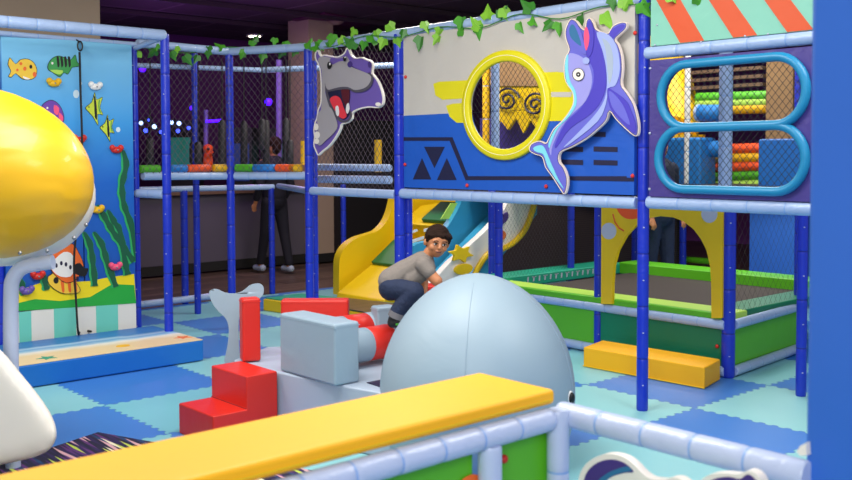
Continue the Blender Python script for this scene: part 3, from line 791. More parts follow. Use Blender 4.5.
# ------------------------------------------------------------------ HIPPO CUTOUT
cH = lambda pts: crop(pts, 305, 45, 4.0)
XH = XM-.06
hip = thing('hippo_cutout', 'laughing grey and purple hippo cutout peeking out from the corner post', 'cutout figure', (XH, 6.3, 1.4))
ho = cH([(40, 30), (52, 20), (62, 42), (75, 38), (100, 42), (130, 45), (155, 32), (165, 12), (175, 14), (185, 38), (200, 50), (225, 48), (245, 56), (264, 64), (272, 80), (268, 110), (278, 125), (293, 145), (307, 180), (314, 215), (309, 240), (290, 252), (255, 250), (218, 257), (190, 272), (188, 295), (168, 312), (147, 318), (142, 335), (127, 365), (100, 402), (70, 427), (52, 442), (42, 425), (33, 400), (36, 370), (33, 340), (38, 310), (46, 290), (50, 260), (60, 235), (62, 200), (62, 150), (58, 100), (50, 75), (40, 55)])
hS = smooth_loop(ho, 3)
MB().prism([pxx(p, XH) for p in hS], (.018, 0, 0)).build('backing_board', 'cream', hip, smooth=False)
def hd(name, pts, m, k, sm=3): return xdecal(name, cH(pts) if sm else pts, m, hip, XH-.0015*k, sm=max(sm, 1))
xdecal('body', inset(hS, 1.3), 'hip_purple', hip, XH-.0015)
hd('face', [(52, 60), (62, 48), (75, 46), (100, 50), (130, 52), (155, 46), (172, 52), (185, 100), (150, 130), (95, 150), (80, 190), (100, 240), (120, 290), (100, 330), (60, 300), (66, 240), (68, 150), (66, 100)], 'hip_grey', 2)
hd('brow', [(104, 52), (130, 54), (155, 50), (160, 62), (135, 66), (110, 78), (100, 70)], 'hip_purple', 3)
hd('jaw', [(80, 170), (95, 185), (108, 235), (124, 270), (142, 298), (165, 300), (178, 285), (180, 262), (188, 278), (180, 300), (162, 310), (138, 306), (112, 275), (90, 225)], 'hip_dark', 4)
hd('mouth', [(90, 178), (120, 172), (172, 166), (180, 200), (176, 240), (178, 275), (160, 298), (140, 292), (122, 268), (105, 232)], 'print_navy', 5)
hd('mouth_inner', [(145, 170), (172, 168), (178, 200), (173, 240), (165, 250), (150, 215)], 'maroon', 6)
hd('tongue', [(100, 215), (120, 203), (140, 213), (154, 250), (166, 282), (155, 294), (138, 288), (122, 266), (106, 238)], 'tongue', 7)
hd('tooth', [(122, 248), (132, 244), (136, 270), (132, 285), (124, 275)], 'white', 8)
hd('tooth', [(166, 240), (174, 232), (178, 255), (170, 275), (163, 262)], 'white', 8)
hd('muzzle_shadow', [(84, 128), (110, 112), (205, 110), (268, 118), (266, 160), (240, 184), (200, 190), (170, 176), (120, 182), (88, 186), (80, 160)], 'hip_dark', 9)
hd('muzzle', [(80, 122), (88, 100), (110, 88), (132, 76), (160, 78), (200, 94), (250, 114), (264, 130), (256, 155), (235, 173), (200, 180), (172, 168), (140, 168), (110, 175), (90, 178), (80, 152)], 'hip_grey', 10)
hd('snout_top', [(175, 66), (205, 58), (245, 62), (262, 74), (262, 104), (250, 112), (215, 98), (190, 84)], 'hip_purple', 10)
hd('nostril', [(170, 72), (182, 64), (190, 76), (182, 90), (172, 86)], 'star_purple', 11)
hd('nostril', [(252, 70), (260, 66), (264, 84), (258, 92), (252, 84)], 'star_purple', 11)
hd('arm', [(48, 295), (55, 270), (75, 252), (100, 248), (118, 280), (130, 325), (112, 355), (85, 380), (60, 402), (45, 385), (52, 340)], 'hip_grey', 9)
for x, y, rx, ry in ((44, 328, 2.3, 3.6), (48, 360, 2.9, 3.6), (46, 385, 2.5, 2.8), (292, 237, 2.8, 2.0)):
    xdecal('fingertip', ellp(*cH([(x, y)])[0], rx, ry, 14), 'cream', hip, XH-.017)
for x, y, rx, ry in ((97, 82, 2.2, 3.8), (158, 55, 1.5, 2.6)):
    xdecal('eye', ellp(*cH([(x, y)])[0], rx, ry, 14), 'black', hip, XH-.0185)
    xdecal('eye_glint', ellp(*cH([(x+2, y-6)])[0], rx*.35, ry*.35, 10), 'white', hip, XH-.020)

# ------------------------------------------------------------------ PURPLE WINDOW PANEL
wp = thing('window_panel', 'purple padded panel with two stacked long windows in turquoise rims', 'play panel', (XM, 2.85, 1.25))
XW = XM-.03
Y0, Y1, Z0, Z1 = 2.30, 3.345, 1.258, 2.035
def race(cyy, czz, hy, hz, n=9, k=.95):
    pts = []
    for sx, sz, a0 in ((1, 1, 0), (-1, 1, PI/2), (-1, -1, PI), (1, -1, 1.5*PI)):
        for i in range(n):
            t = a0+PI/2*i/(n-1); pts.append((XW, cyy+sx*(hy-hz*k)+hz*k*math.cos(t), czz+hz*math.sin(t)))
    return pts
w1c = (2.830, 1.822, .418, .162); w2c = (2.836, 1.475, .425, .158)
MB().prism([(XW, Y0, Z0), (XW, Y1, Z0), (XW, Y1, Z1), (XW, Y0, Z1)], (.03, 0, 0), [race(*w1c)[::-1], race(*w2c)[::-1]]).build('pad', 'purple_pad', wp, smooth=False, bevel=.004)
for wc in (w1c, w2c):
    c = [(XW-.014, y, z) for _, y, z in race(wc[0], wc[1], wc[2]+.012, wc[3]+.012)]
    cc = [c[0]]
    for p in c[1:]:
        if (Vector(p)-Vector(cc[-1])).length > .012: cc.append(p)
    if (Vector(cc[0])-Vector(cc[-1])).length < .012: cc.pop()
    MB().tube(cc, .0245, 12, close=True).build('window_rim', 'turquoise', wp)
for yy, zz in ((3.34, 1.99), (3.34, 1.30), (2.36, 1.99), (2.36, 1.32), (3.34, 1.62)):
    MB().ell((XW-.002, yy, zz), .008, 8, 5).build('rivet', 'silver', wp)
net((XM+.02, 3.32), (XM+.02, 2.36), 1.3, 2.0, .04, .0018, 'black diamond net stretched behind the two long purple panel windows')
aw = thing('awning_panel', 'mint vinyl awning panel with slanting orange stripes above the purple panel', 'awning', (XM, 2.85, 2.11))
Za, Zb = 2.115, 2.42
MB().prism([(XW, Y0, Za), (XW, Y1-.005, Za), (XW, Y1-.005, Zb), (XW, Y0, Zb)], (.025, 0, 0)).build('vinyl', 'mint', aw, smooth=False)
for b_, t_ in (((680, 704), (653, 677)), ((733, 757), (705, 728)), ((787, 813), (760, 786))):
    g = [PX(b_[0], 44, XW-.002), PX(b_[1], 42, XW-.002), PX(t_[1], -6, XW-.002), PX(t_[0], -6, XW-.002)]
    q = [(XW-.002, p.y, min(max(p.z, Za+.002), Zb)) for p in g]
    MB().prism(q, (.0015, 0, 0)).build('orange_stripe', 'orange', aw, smooth=False)
for x, y in ((657, 25), (655, 45), (701, 42), (745, 36), (768, 34)):
    p = PX(x, y, XW-.004); MB().ell((XW-.004, p.y, p.z), .006, 8, 5).build('rivet', 'silver', aw)

# ------------------------------------------------------------------ IVY GARLAND
iv = thing('ivy_garland', 'green artificial ivy garland wound along the pale blue top rails', 'garland', (4.7, 6.0, 2.4))
def leafmesh(size):
    sh = [(0, -.1), (.25, -.18), (.42, .05), (.5, .3), (.25, .42), (.18, .62), (0, 1.0), (-.18, .62), (-.25, .42), (-.5, .3), (-.42, .05), (-.25, -.18)]
    return [(x*size, y*size) for x, y in sh]
def leaf(c, size, m):
    out = leafmesh(size)
    an = random.uniform(-.8, .8) + (PI if random.random() < .75 else 0)
    t1, t2 = random.uniform(-.5, .5), random.uniform(-.6, .3)
    R = Matrix((RT0, Vector((0, 0, 1)), -FW0)).transposed() @ Matrix.Rotation(an, 3, 'Z') @ Matrix.Rotation(t1, 3, 'Y') @ Matrix.Rotation(t2, 3, 'X')
    vs = [c]; vs[0] = c+R@Vector((0, .35*size, .0)); 
    vs += [c+R@Vector((x, y, -abs(x)*.45)) for x, y in out]
    fs = [(0, 1+i, 1+(i+1) % 12) for i in range(12)]
    return MB().add(vs, fs).build('leaf', m, iv, smooth=False, fixn=False)
LP = [(x/3.55+240, y/3.55, 0) for x, y in ((50, 150), (125, 147), (12, 185), (80, 190), (150, 188), (195, 170), (245, 178), (275, 160), (315, 160), (330, 135), (405, 115), (390, 165), (440, 160), (483, 122), (510, 150), (530, 98), (555, 150), (580, 118), (658, 90), (643, 145), (710, 115), (705, 140), (785, 120), (788, 78), (845, 108))]
LP += [(x/3.408+470, y/3.408, 1) for x, y in ((30, 105), (60, 68), (105, 70), (115, 42), (168, 92), (205, 42), (218, 92), (275, 85), (305, 92), (380, 68), (458, 62), (485, 3), (520, 35), (540, 8), (585, 25), (690, 10), (775, 8))]
LP += [(x/2.909+120, y/2.909, 2) for x, y in ((52, 158), (100, 158), (105, 138), (150, 160), (190, 172), (225, 170), (258, 145))]
LP += [(x, y, 2) for x, y in ((163, 52), (176, 50), (208, 54), (222, 50), (243, 55), (252, 44), (262, 56), (276, 53), (285, 45), (296, 52), (317, 53), (341, 41), (352, 50), (372, 44))]
for i, (x, y, g) in enumerate(LP):
    if x < 230: c = PY(x, y, 7.30+(x-138)/92*.1)
    elif x < 306: c = DP(x, y, 8.35)
    else: c = PX(x, y, XM-.055)
    big = .088 if x > 310 else .08
    bright = i in (10, 15, 18, 13, 25, 28, 38, 40) or random.random() < .2
    leaf(c+Vector((0, 0, .02)), big*random.uniform(.85, 1.25), 'leaf_b' if bright else random.choice(('leaf_a', 'leaf_a', 'leaf_c')))
vine = [(140, 47), (185, 53), (228, 47), (262, 50), (290, 46), (305, 43), (330, 47), (365, 36), (400, 37), (440, 27), (480, 28), (520, 14), (560, 19), (600, 7), (645, 4)]
vp = []
for x, y in vine:
    if x < 230: vp.append(PY(x, y, 7.33+(x-138)/92*.1))
    elif x < 306: vp.append(DP(x, y, 8.3))
    else: vp.append(PX(x, y, XM-.045))
MB().tube(catm([tuple(p) for p in vp], 5), .004, 5).build('vine', 'leaf_c', iv)
# ------------------------------------------------------------------ TRAMPOLINE
tr = thing('trampoline', 'trampoline with lime and teal padded rim in the corner behind the yellow arch', 'trampoline', (6.9, 4.6, 0))
TX0, TX1, TY0, TY1 = 5.86, 7.95, 3.52, 5.80
MB().prism([(TX0, 4.62, .07), (TX0, TY0+.03, .07), (TX0, TY0+.03, .33), (TX0, 4.62, .33)], (.03, 0, 0)).build('front_panel', 'teal_green', tr, smooth=False)
MB().prism([(TX0, 4.63, .07), (TX0, TY1, .07), (TX0, TY1, .33), (TX0, 4.63, .33)], (.03, 0, 0)).build('lime_panel', 'lime', tr, smooth=False)
MB().prism([(TX0+.04, TY0, .07), (7.08, TY0+.1, .07), (7.08, TY0+.1, .33), (TX0+.04, TY0, .33)], (0, .03, 0)).build('lime_panel', 'lime', tr, smooth=False)
MB().box(((TX0+TX1)/2+.02, (TY0+TY1)/2, .36), (TX1-TX0-.3, TY1-TY0-.3, .02)).build('jumping_bed', 'black_mat', tr, smooth=False)
def padr(x0, y0_, x1, y1_, m, name='rim_pad', z=.42, th=.07, sl=0):
    MB().box(((x0+x1)/2, (y0_+y1_)/2, z-th/2), (x1-x0, y1_-y0_, th)).build(name, m, tr, bevel=.012)
padr(TX0+.02, TY0+.03, TX0+.30, TY1, 'lime_light'); padr(TX1-.28, TY0+.03, TX1, TY1, 'lime', z=.46, th=.11)
padr(TX0+.30, TY0+.05, TX1-.28, TY0+.3, 'teal_green'); padr(TX0+.05, TY1-.02, TX1-.2, TY1+.26, 'teal_pad', z=.45, th=.10)
MB().box((TX0-.0, (TY0+TY1)/2, .405), (.05, TY1-TY0-.06, .05)).build('rim_edge', 'lime', tr, bevel=.01)
lt = MB()
for i in range(16):
    x = 6.35+i*.075; y = TY1-.022; lt = MB()
    lt.prism([(x, y, .385), (x+.018, y, .385), (x+.024, y, .43), (x+.004, y, .43)], (0, .001, 0))
    if i % 2: lt.prism([(x-.01, y, .422), (x+.045, y, .422), (x+.045, y, .43), (x-.01, y, .43)], (0, .001, 0))
    lt.build('white_letter', 'silver', tr, smooth=False)
MB().ell((TX0-.005, 3.60, .20), (.012, .014, .014), 10, 6).build('red_bolt', 'red', tr)
net((5.86, 3.55), (7.05, 3.62), .40, 1.17, .08, .0008, 'fine dark net above the lime right side of the trampoline')
net((5.95, 5.74), (7.0, 5.86), .45, 1.17, .05, .0008, 'fine dark net on the left side of the trampoline')
# arch
ar = thing('arch_panel', 'yellow arched play panel with white dots standing over the trampoline edge', 'arch', (5.83, 4.05, .36))
def ap(px_, py_): p = PX(px_, py_, 5.81); return (5.81, p.y, p.z)
inner = [ap(560+x/2.908, 180+y/2.908) for x, y in ((440, 402), (440, 355), (439, 290), (436, 250), (426, 205), (410, 172), (388, 143), (360, 121), (330, 109), (290, 105), (255, 111), (222, 131), (192, 162), (168, 205), (156, 250), (152, 300), (151, 361))]
yl, yr = inner[-1][1], inner[0][1]
ot = [(5.81, ap(601, 304)[1], ap(601, 304)[2]), (5.81, ap(601, 260)[1], 1.17), (5.81, ap(722, 260)[1], 1.17), ap(722, 318)]
MB().prism(ot+inner, (.03, 0, 0)).build('board', 'slide_yellow', ar, smooth=False)
for cx_, cy_, r in ((609, 231, 7.5), (709.5, 214, 8)):
    MB().prism([ap(*p) for p in ellp(cx_, cy_, r, r*1.1, 24)], (-.003, 0, 0)).build('white_dot', 'silver', ar, smooth=False)
MB().tube([ap(*p) for p in ((613, 214), (615, 222), (619, 228), (624, 231))], .006, 6).build('orange_curl', 'orange', ar)
MB().prism([ap(*p) for p in smooth_loop([(618, 206), (640, 206), (640, 217), (628, 219), (620, 214)], 3)], (-.002, 0, 0)).build('orange_patch', 'foam_orange', ar, smooth=False)
# yellow step block
yb = thing('step_block', 'long yellow foam step block on the floor before the trampoline', 'foam block', (5.6, 3.9, 0))
a_ = Vector((5.457, 3.443)); b_ = Vector((5.417, 4.395)); w_ = Vector((.30, .07))
MB().prism([(a_.x, a_.y, 0), (a_.x+w_.x, a_.y+w_.y, 0), (b_.x+w_.x, b_.y+w_.y, 0), (b_.x, b_.y, 0)], (0, 0, .14)).build('body', 'mat_yellow', yb, bevel=.01)
MB().tube([(a_.x-.002, a_.y-.002, .006), (b_.x-.002, b_.y, .006)], .004, 6).build('seam', 'slide_yellow', yb)

# ------------------------------------------------------------------ YELLOW STAIR UNIT AND SLIDE
st = thing('play_stairs', 'yellow play stairs with green wedge treads and a wavy side wall', 'stairs', (6.6, 7.7, 0))
def yy(pts, Y): return [tuple(PY(p[0], p[1], Y)) for p in pts]
wall = [(339, 295), (339, 275), (340, 258), (346, 246), (357, 238), (369, 234), (379, 230), (388, 219), (393, 204), (395, 190)]
w2 = catm(wall, 4)+[(450, 190), (450, 300), (400, 318)]
q = [Vector(p) for p in yy(w2, 8.0)]
q = [Vector((p.x, p.y, max(0, p.z))) for p in q]
MB().prism(q, (0, .10, 0)).build('side_wall', 'slide_yellow', st, bevel=.012)
def wedge(a, b, c, d, Y, name, m, wd=.62):
    # a front-low, c back-high points on plane Y, wedge extruded toward camera (-y)
    A, C = PY(a[0], a[1], Y), PY(c[0], c[1], Y)
    u = (C-A); nrm = Vector((-u.z, 0, u.x)).normalized()*.045
    MB().prism([A, C, C-nrm, A-nrm], (0, -wd-.1, 0)).build(name, m, st, bevel=.01); return A, C
A1, C1 = wedge((371, 262), 0, (394, 239), 0, 7.9, 'green_tread', 'green_dark')
A2, C2 = wedge((421, 219), 0, (441, 201), 0, 7.6, 'green_tread', 'green_dark', .44)
body = [(A1.x-.45, 0), (A1.x-.42, .12), (A1.x-.02, A1.z-.05), (C1.x, C1.z-.05), (C1.x+.22, C1.z-.06), (A2.x-.02, A2.z-.06), (C2.x, C2.z-.06), (C2.x+.5, C2.z-.02), (C2.x+.5, 0)]
MB().prism([(x, 7.92, z) for x, z in body], (0, -.74, 0)).build('stair_body', 'slide_yellow', st, bevel=.01)
g = [PY(x, y, 7.0) for x, y in ((451, 203), (463, 203), (456, 219), (441, 219))]
MB().prism([p+Vector((0, -.0, 0)) for p in g], (0, .01, 0)).build('net_patch', 'lime_light', st, smooth=False)
for a in ([(405, 233), (417, 229), (418, 231), (406, 236)], [(408, 241), (424, 236), (424, 239), (409, 244)], [(424, 229), (436, 226), (434, 229), (424, 232)]):
    MB().prism([PY(x, y, 7.05) for x, y in a], (0, .004, 0)).build('white_mark', 'white', st, smooth=False)
sd = thing('slide', 'light blue slide with a white sidewall carrying yellow, purple and orange sea shapes', 'slide', (6.0, 6.3, 0))
blue = [(409, 262), (412, 247), (424, 242), (437, 238), (451, 222), (461, 203), (465, 196), (508, 196), (478, 230), (430, 290), (405, 300)]
MB().prism([Vector(p) for p in yy(smooth_loop(blue, 2), 6.95)], (0, .08, 0)).build('far_wall', 'slide_blue', sd, bevel=.01)
whw = [(420, 290), (432, 282), (450, 262), (470, 245), (490, 226), (505, 208), (512, 196), (536, 196), (533, 210), (528, 222), (518, 236), (505, 246), (494, 250), (480, 262), (468, 275), (440, 300), (418, 300)]
q = [Vector(p) for p in yy(smooth_loop(whw, 2), 6.35)]
MB().prism(q, (0, .07, 0)).build('near_wall', 'slide_white', sd, bevel=.01)
edge = catm([(470, 285), (478, 268), (488, 254), (500, 250), (513, 243), (524, 231), (530, 218), (534, 205), (535, 196)], 5)
MB().tube([PY(x, y, 6.33) for x, y in edge], .028, 8).build('yellow_edging', 'slide_yellow', sd)
MB().prism([PY(x, y, 6.9) for x, y in ((425, 280), (488, 215), (500, 200), (500, 212), (450, 270))], (0, -.5, 0)).build('chute', 'slide_blue', sd, smooth=False)
def szdec(name, pts, m, th=.02): MB().prism([PY(x, y, 6.35) for x, y in pts], (0, -th, 0)).build(name, m, sd, bevel=.006)
szdec('yellow_star', smooth_loop([(p[0], p[1]) for p in [(459.5+(12 if k % 2 == 0 else 7)*math.cos(.2+PI*k/6)*1.02, 253.5+(9.5 if k % 2 == 0 else 5.5)*math.sin(.2+PI*k/6)) for k in range(12)]], 3), 'yellow', .03)
szdec('yellow_ball', ellp(462, 269, 9, 5.5, 16, -.2), 'yellow', .03)
szdec('purple_star', smooth_loop([(494, 218), (500, 216), (506, 212), (507, 218), (503, 223), (497, 226), (490, 226)], 2), 'star_purple')
szdec('orange_shape', ellp(500, 235, 5, 5, 14), 'orange_seastar')

# low platform under the stairs
lp = thing('low_platform', 'low yellow edged platform with teal and brown top at the foot of the yellow stairs', 'platform', (6.0, 7.6, 0))
P0, P1 = FL(263, 298, .12), FL(376, 314, .12); P3 = FL(300, 293.5, .12)
P2 = P1+(P3-P0)*1.4
MB().prism([(P0.x, P0.y, 0), (P1.x, P1.y, 0), (P2.x, P2.y, 0), (P3.x, P3.y, 0)], (0, 0, .11)).build('body', 'slide_yellow', lp, bevel=.008)
MB().prism([(P0.x+.03, P0.y, .111), (P1.x+.03, P1.y, .111), (P2.x, P2.y, .111), (P3.x, P3.y, .111)], (0, 0, .01)).build('top_sheet', 'teal_pad', lp, smooth=False)
Q0, Q1 = P0.lerp(P1, .38), P0.lerp(P1, .98); vq = (P3-P0).normalized()
MB().prism([(Q0.x+.03, Q0.y, .122), (Q1.x+.0, Q1.y, .122), (Q1.x+vq.x*.55, Q1.y+vq.y*.55, .122), (Q0.x+vq.x*.5, Q0.y+vq.y*.5, .122)], (0, 0, .004)).build('wood_sheet', 'wood_floor', lp, smooth=False)

# ------------------------------------------------------------------ WHALE CLIMBER
wh = thing('whale_climber', 'big pale blue soft play whale with round head, eye, grey base and tail', 'soft play whale', (3.46, 3.43, 0))
hd_ = MB(); n = 48; R_ = 30; vs = []; fs = []
WC = Vector((3.434, 3.460)); WR = .486
for i in range(R_+1):
    t = i/R_
    if t < .3:
        z = t/.3*.32; r = WR*(1-.13*(1-t/.3)**2)
    else:
        a = (t-.3)/.7*PI/2; z = .32+.59*math.sin(a); r = WR*math.cos(a)**1.1
    for k in range(n):
        an = 2*PI*k/n; vs.append((WC.x+r*math.cos(an), WC.y+r*math.sin(an), z))
for i in range(R_):
    for k in range(n): fs.append((i*n+k, i*n+(k+1) % n, (i+1)*n+(k+1) % n, (i+1)*n+k))
fs.append(tuple(range(n)))
hd_.add(vs, fs).build('head', 'whale', wh, angle=80)
def whp(an, zz, k=1.0):
    if zz < .32: r = WR*(1-.13*(1-zz/.32)**2)
    else: r = WR*math.sqrt(max(0, 1-((zz-.32)/.59)**2))**1.1
    return Vector((WC.x+r*k*math.cos(an), WC.y+r*k*math.sin(an), zz))
va = math.atan2(-WC.y, -WC.x)
for da in (-.12, 1.25, -1.5, 2.6):
    MB().tube([whp(va+da, .02+.86*i/24) for i in range(25)], .0022, 5).build('seam', 'whale_block', wh)
ean = va+1.16
e = whp(ean, .335)
eo = MB().ell(e, (.012, .03, .036), 14, 10, Matrix.Rotation(ean, 3, 'Z')).build('eye', 'white', wh)
MB().ell(whp(ean-.02, .338, 1.02), (.014, .023, .028), 12, 8, Matrix.Rotation(ean, 3, 'Z')).build('pupil', 'black', eo)
base = [(2.895, 4.90), (2.905, 4.50), (2.96, 4.05), (3.03, 3.74), (3.15, 3.3), (3.8, 3.55), (3.95, 4.2), (3.62, 4.85), (3.25, 5.1)]
MB().prism([(x, y, 0) for x, y in base], (0, 0, .33)).build('base', 'base_grey', wh, bevel=.012)
MB().prism([(3.085, 3.72, .331), (3.10, 3.93, .331), (3.6, 3.93, .331), (3.6, 3.8, .331)], (0, 0, .003)).build('base_gap_shade', 'print_navy', wh, smooth=False)  # thin navy strip painted in for the dark of the recess between plates
tl = crop([(143, 95), (150, 86), (165, 84), (188, 94), (215, 97), (240, 90), (262, 73), (285, 68), (300, 76), (301, 98), (285, 118), (262, 132), (240, 150), (230, 172), (229, 230), (230, 305), (188, 305), (196, 250), (200, 205), (192, 172), (168, 148), (150, 122)], 160, 260, 2.909)
tb = FL(232, 363, .33); td = (tb-CAMLOC).dot(FW)
td = tb.x*FW0.x+tb.y*FW0.y+.16
tp = [DP(x, y, td+.02) for x, y in smooth_loop(tl, 3)]; TR = ray(235, 320).normalized()*.10
tp = [p for p in tp]
MB().prism(tp, TR).build('tail', 'whale_block', wh, bevel=.025, bseg=4)

sp_ = thing('foam_steps', 'red two-tread foam steps at the corner of the whale base', 'foam steps', (2.7, 4.63, 0))
prof_ = [(2.50, 0), (2.50, .165), (2.70, .165), (2.70, .34), (2.893, .34), (2.893, 0)]
MB().prism([(x, 4.44, z) for x, z in prof_], (0, .37, 0)).build('body', 'red', sp_, bevel=.008)
MB().tube([(2.699, 4.445, .167), (2.699, 4.805, .167)], .003, 5).build('seam', 'maroon', sp_)
def block(name, c, d, rz, m, label, cat='foam block', bevel=.014, group=None):
    o = thing(name, label, cat, (c[0], c[1], c[2]-d[2]/2), group)
    MB().box(c, d, rz).build('body', m, o, bevel=bevel, bseg=3)
    MB().box((c[0], c[1], c[2]+d[2]/2-.02), (d[0]+.002, d[1]+.002, .003), rz).build('seam', m, o, smooth=False)
    return o
block('foam_block', (3.008, 4.22, .49), (.16, .50, .316), 0, 'whale_block', 'thick pale blue foam backrest block standing on the whale base beside the red steps')
c5 = DP(250, 330, 5.58)
block('foam_wedge', (c5.x, c5.y, .335+.18), (.105, .085, .36), rzv+.42, 'red', 'tall narrow red foam block on the whale base beside the tail')

c2 = DP(315.5, 330, 6.0)
block('foam_block', (c2.x, c2.y, .335+.145), (.41, .10, .29), rzv, 'red', 'wide red foam block at the back of the whale base, before the yellow platform')
c3 = DP(384, 330, 5.85)
block('foam_block', (c3.x, c3.y, .335+.135), (.13, .10, .27), rzv+.5, 'whale_block', 'small pale blue foam block behind the climbing boy')
def roller(yc, x0, x1, label, z=.35+.095, r=.095):
    o = thing('foam_roller', label, 'foam roller', ((x0+x1)/2, yc, z-r), 'red banded rollers beside the whale head')
    L = x1-x0
    def seg(a, b): return MB().tube([(a, yc, z), (a+.004, yc, z), (b-.004, yc, z), (b, yc, z)], [r*.97, r, r, r*.97], 28)
    e0 = x0+L*.44; e1 = x0+L*.70
    seg(x0, e0).build('pale_end', 'whale_block', o); seg(e0, e1).build('red_band', 'red', o); seg(e1, x1).build('pale_end', 'whale_block', o)
ry1 = 4.28; ry2 = 4.58
roller(ry1, 3.10, 3.72, 'striped red and pale blue foam roller nearer the backrest block')
roller(ry2, 3.16, 3.80, 'striped red and pale blue foam roller under the boy shoe', z=.37+.095)
c4 = DP(429, 300, 5.75)
block('foam_block', (c4.x, c4.y, .335+.205), (.14, .12, .41), rzv, 'red', 'red foam block peeking out between the boy arms and the whale head')

# ------------------------------------------------------------------ PEOPLE
def capsule(mb, p, q, r0, r1, seg=12):
    mb.tube([p, q], [r0, r1], seg); mb.ell(p, r0, seg, 8); mb.ell(q, r1, seg, 8)
def blob(mb, name, m, parent, vox=.006, smooth_it=6, extra=None):
    o = mb.build(name, m, parent, smooth=True, fixn=True, angle=180)
    r = o.modifiers.new('Remesh', 'REMESH'); r.mode = 'VOXEL'; r.voxel_size = vox; r.use_smooth_shade = True
    s = o.modifiers.new('Smooth', 'SMOOTH'); s.factor = .5; s.iterations = smooth_it
    return o
BD = 5.42
def J(px_, py_, dd=0.0): return DP(px_, py_, BD+dd)
boy = thing('person', 'young boy in grey t-shirt and jeans crouching on the rollers behind the whale head', 'person', J(396, 325))
Rv = Matrix((RT0, FW0, Vector((0, 0, 1)))).transposed()   # local x right, y away, z up
hc = J(437.3, 242, 0)
HR = .88 * Rv @ Matrix.Rotation(math.radians(14), 3, 'Z') @ Matrix.Rotation(math.radians(8), 3, 'Y') @ Matrix.Rotation(math.radians(8), 3, 'X')
def hp(x, y, z): return hc + HR@Vector((x, y, z))
b = MB()
b.ell(hp(0, .012, .015), (.072, .083, .080), 24, 16, HR)
b.ell(hp(0, -.012, -.03), (.056, .058, .066), 20, 14, HR)
b.ell(hp(0, -.030, -.065), (.028, .028, .024), 14, 10, HR)           # chin
for sx in (-1, 1):
    b.ell(hp(sx*.034, -.044, -.028), (.025, .022, .022), 12, 8, HR)  # cheeks
    b.ell(hp(sx*.074, .012, -.012), (.011, .017, .024), 10, 8, HR)   # ears
    b.ell(hp(sx*.028, -.064, .016), (.022, .010, .007), 10, 6, HR)   # brow
capsule(b, hp(0, -.068, .002), hp(0, -.079, -.020), .008, .012, 10)  # nose
b.ell(hp(0, -.068, -.047), (.021, .010, .0075), 10, 6, HR)
capsule(b, J(430, 251, .01), J(424, 262, .02), .032, .034)
capsule(b, J(422, 264, .02), J(404, 273, .03), .05, .05)
capsule(b, J(404, 273, .03), J(392, 284, .03), .045, .045)
# near arm and hand
sh, el, wr = J(423, 267, -.06), J(437, 281, -.09), J(445, 293, -.02)
capsule(b, sh, el, .034, .031); capsule(b, el, wr, .026, .019)
def hand(mb, w, d, side, s=1.0):
    d = d.normalized(); up = Vector((0, 0, 1)); sd_ = d.cross(up).normalized()*side; nr = sd_.cross(d).normalized()
    if nr.z < 0: nr = -nr
    pc = w+d*.035*s; mb.ell(pc, (.02*s, .02*s, .013*s), 10, 8)
    capsule(mb, w, w+d*.055*s, .017*s, .018*s, 8)
    for k, L in enumerate((.030, .036, .034, .026)):
        o = (k-1.5)*.012*s; p0 = w+d*.05*s+sd_*o; p1 = p0+d*L*.6*s+sd_*o*.2; p2 = p1+d*L*.5*s-nr*.014*s
        capsule(mb, p0, p1, .0065*s, .006*s, 7); capsule(mb, p1, p2, .006*s, .005*s, 7)
    t0 = w+d*.015*s-sd_*.016*s; t1 = t0+d*.018*s-sd_*.016*s; t2 = t1+d*.018*s-nr*.006*s
    capsule(mb, t0, t1, .008*s, .007*s, 7); capsule(mb, t1, t2, .007*s, .006*s, 7)
hand(b, wr, RT0*.8+FW0*.5-Vector((0, 0, .25)), 1)
sh2, el2, wr2 = J(417, 263, .12), J(424, 282, .14), J(424, 297, .05)
capsule(b, sh2, el2, .030, .026); capsule(b, el2, wr2, .025, .018)
hand(b, wr2, RT0*.6-FW0*.5-Vector((0, 0, .5)), -1)
# legs under the jeans
capsule(b, J(391, 286, .0), J(414, 292, -.05), .045, .038); capsule(b, J(414, 292, -.05), J(397, 318, -.03), .038, .026)
capsule(b, J(391, 286, .08), J(410, 288, .14), .055, .04); capsule(b, J(410, 288, .14), J(402, 312, .16), .038, .026)
blob(b, 'body', 'skin', boy, .0045, 4)
# eyes, brows, mouth
for sx in (-1, 1):
    o = MB().ell(hp(sx*.028, -.0655, -.001), (.012, .006, .0065), 12, 8, HR).build('eye', 'white', boy)
    MB().ell(hp(sx*.028+.002, -.0705, -.001), (.006, .003, .006), 10, 6, HR).build('iris', 'hair', o)
    MB().tube([hp(sx*.028-.016, -.074, .0185), hp(sx*.028, -.0785, .023), hp(sx*.028+.016, -.073, .0185)], [.0018, .0032, .0018], 6).build('eyebrow', 'hair', boy)
    MB().tube([hp(sx*.028-.013, -.0705, .003), hp(sx*.028, -.0735, .0075), hp(sx*.028+.013, -.070, .003)], .0018, 5).build('eyelid', 'hair', boy)
MB().tube([hp(-.018, -.0715, -.046), hp(-.006, -.0785, -.0475), hp(.006, -.0785, -.0475), hp(.019, -.0715, -.044)], [.0015, .0028, .0028, .0015], 6).build('mouth', 'maroon', boy)
h = MB()
h.ell(hp(0, .018, .032), (.080, .084, .080), 24, 16, HR)
h.ell(hp(0, .055, -.005), (.072, .052, .062), 20, 12, HR)
for i in range(9):
    x = -.062+i*.0155
    capsule(h, hp(x*.9, -.02, .085-abs(x)*.45), hp(x*1.02+.01, -.064+abs(x)*.38, .050-abs(x)*.12+(.005 if i % 2 else 0)), .016, .010, 10)
for sx in (-1, 1): capsule(h, hp(sx*.068, -.018, .045), hp(sx*.072, -.014, .004), .016, .008, 10)
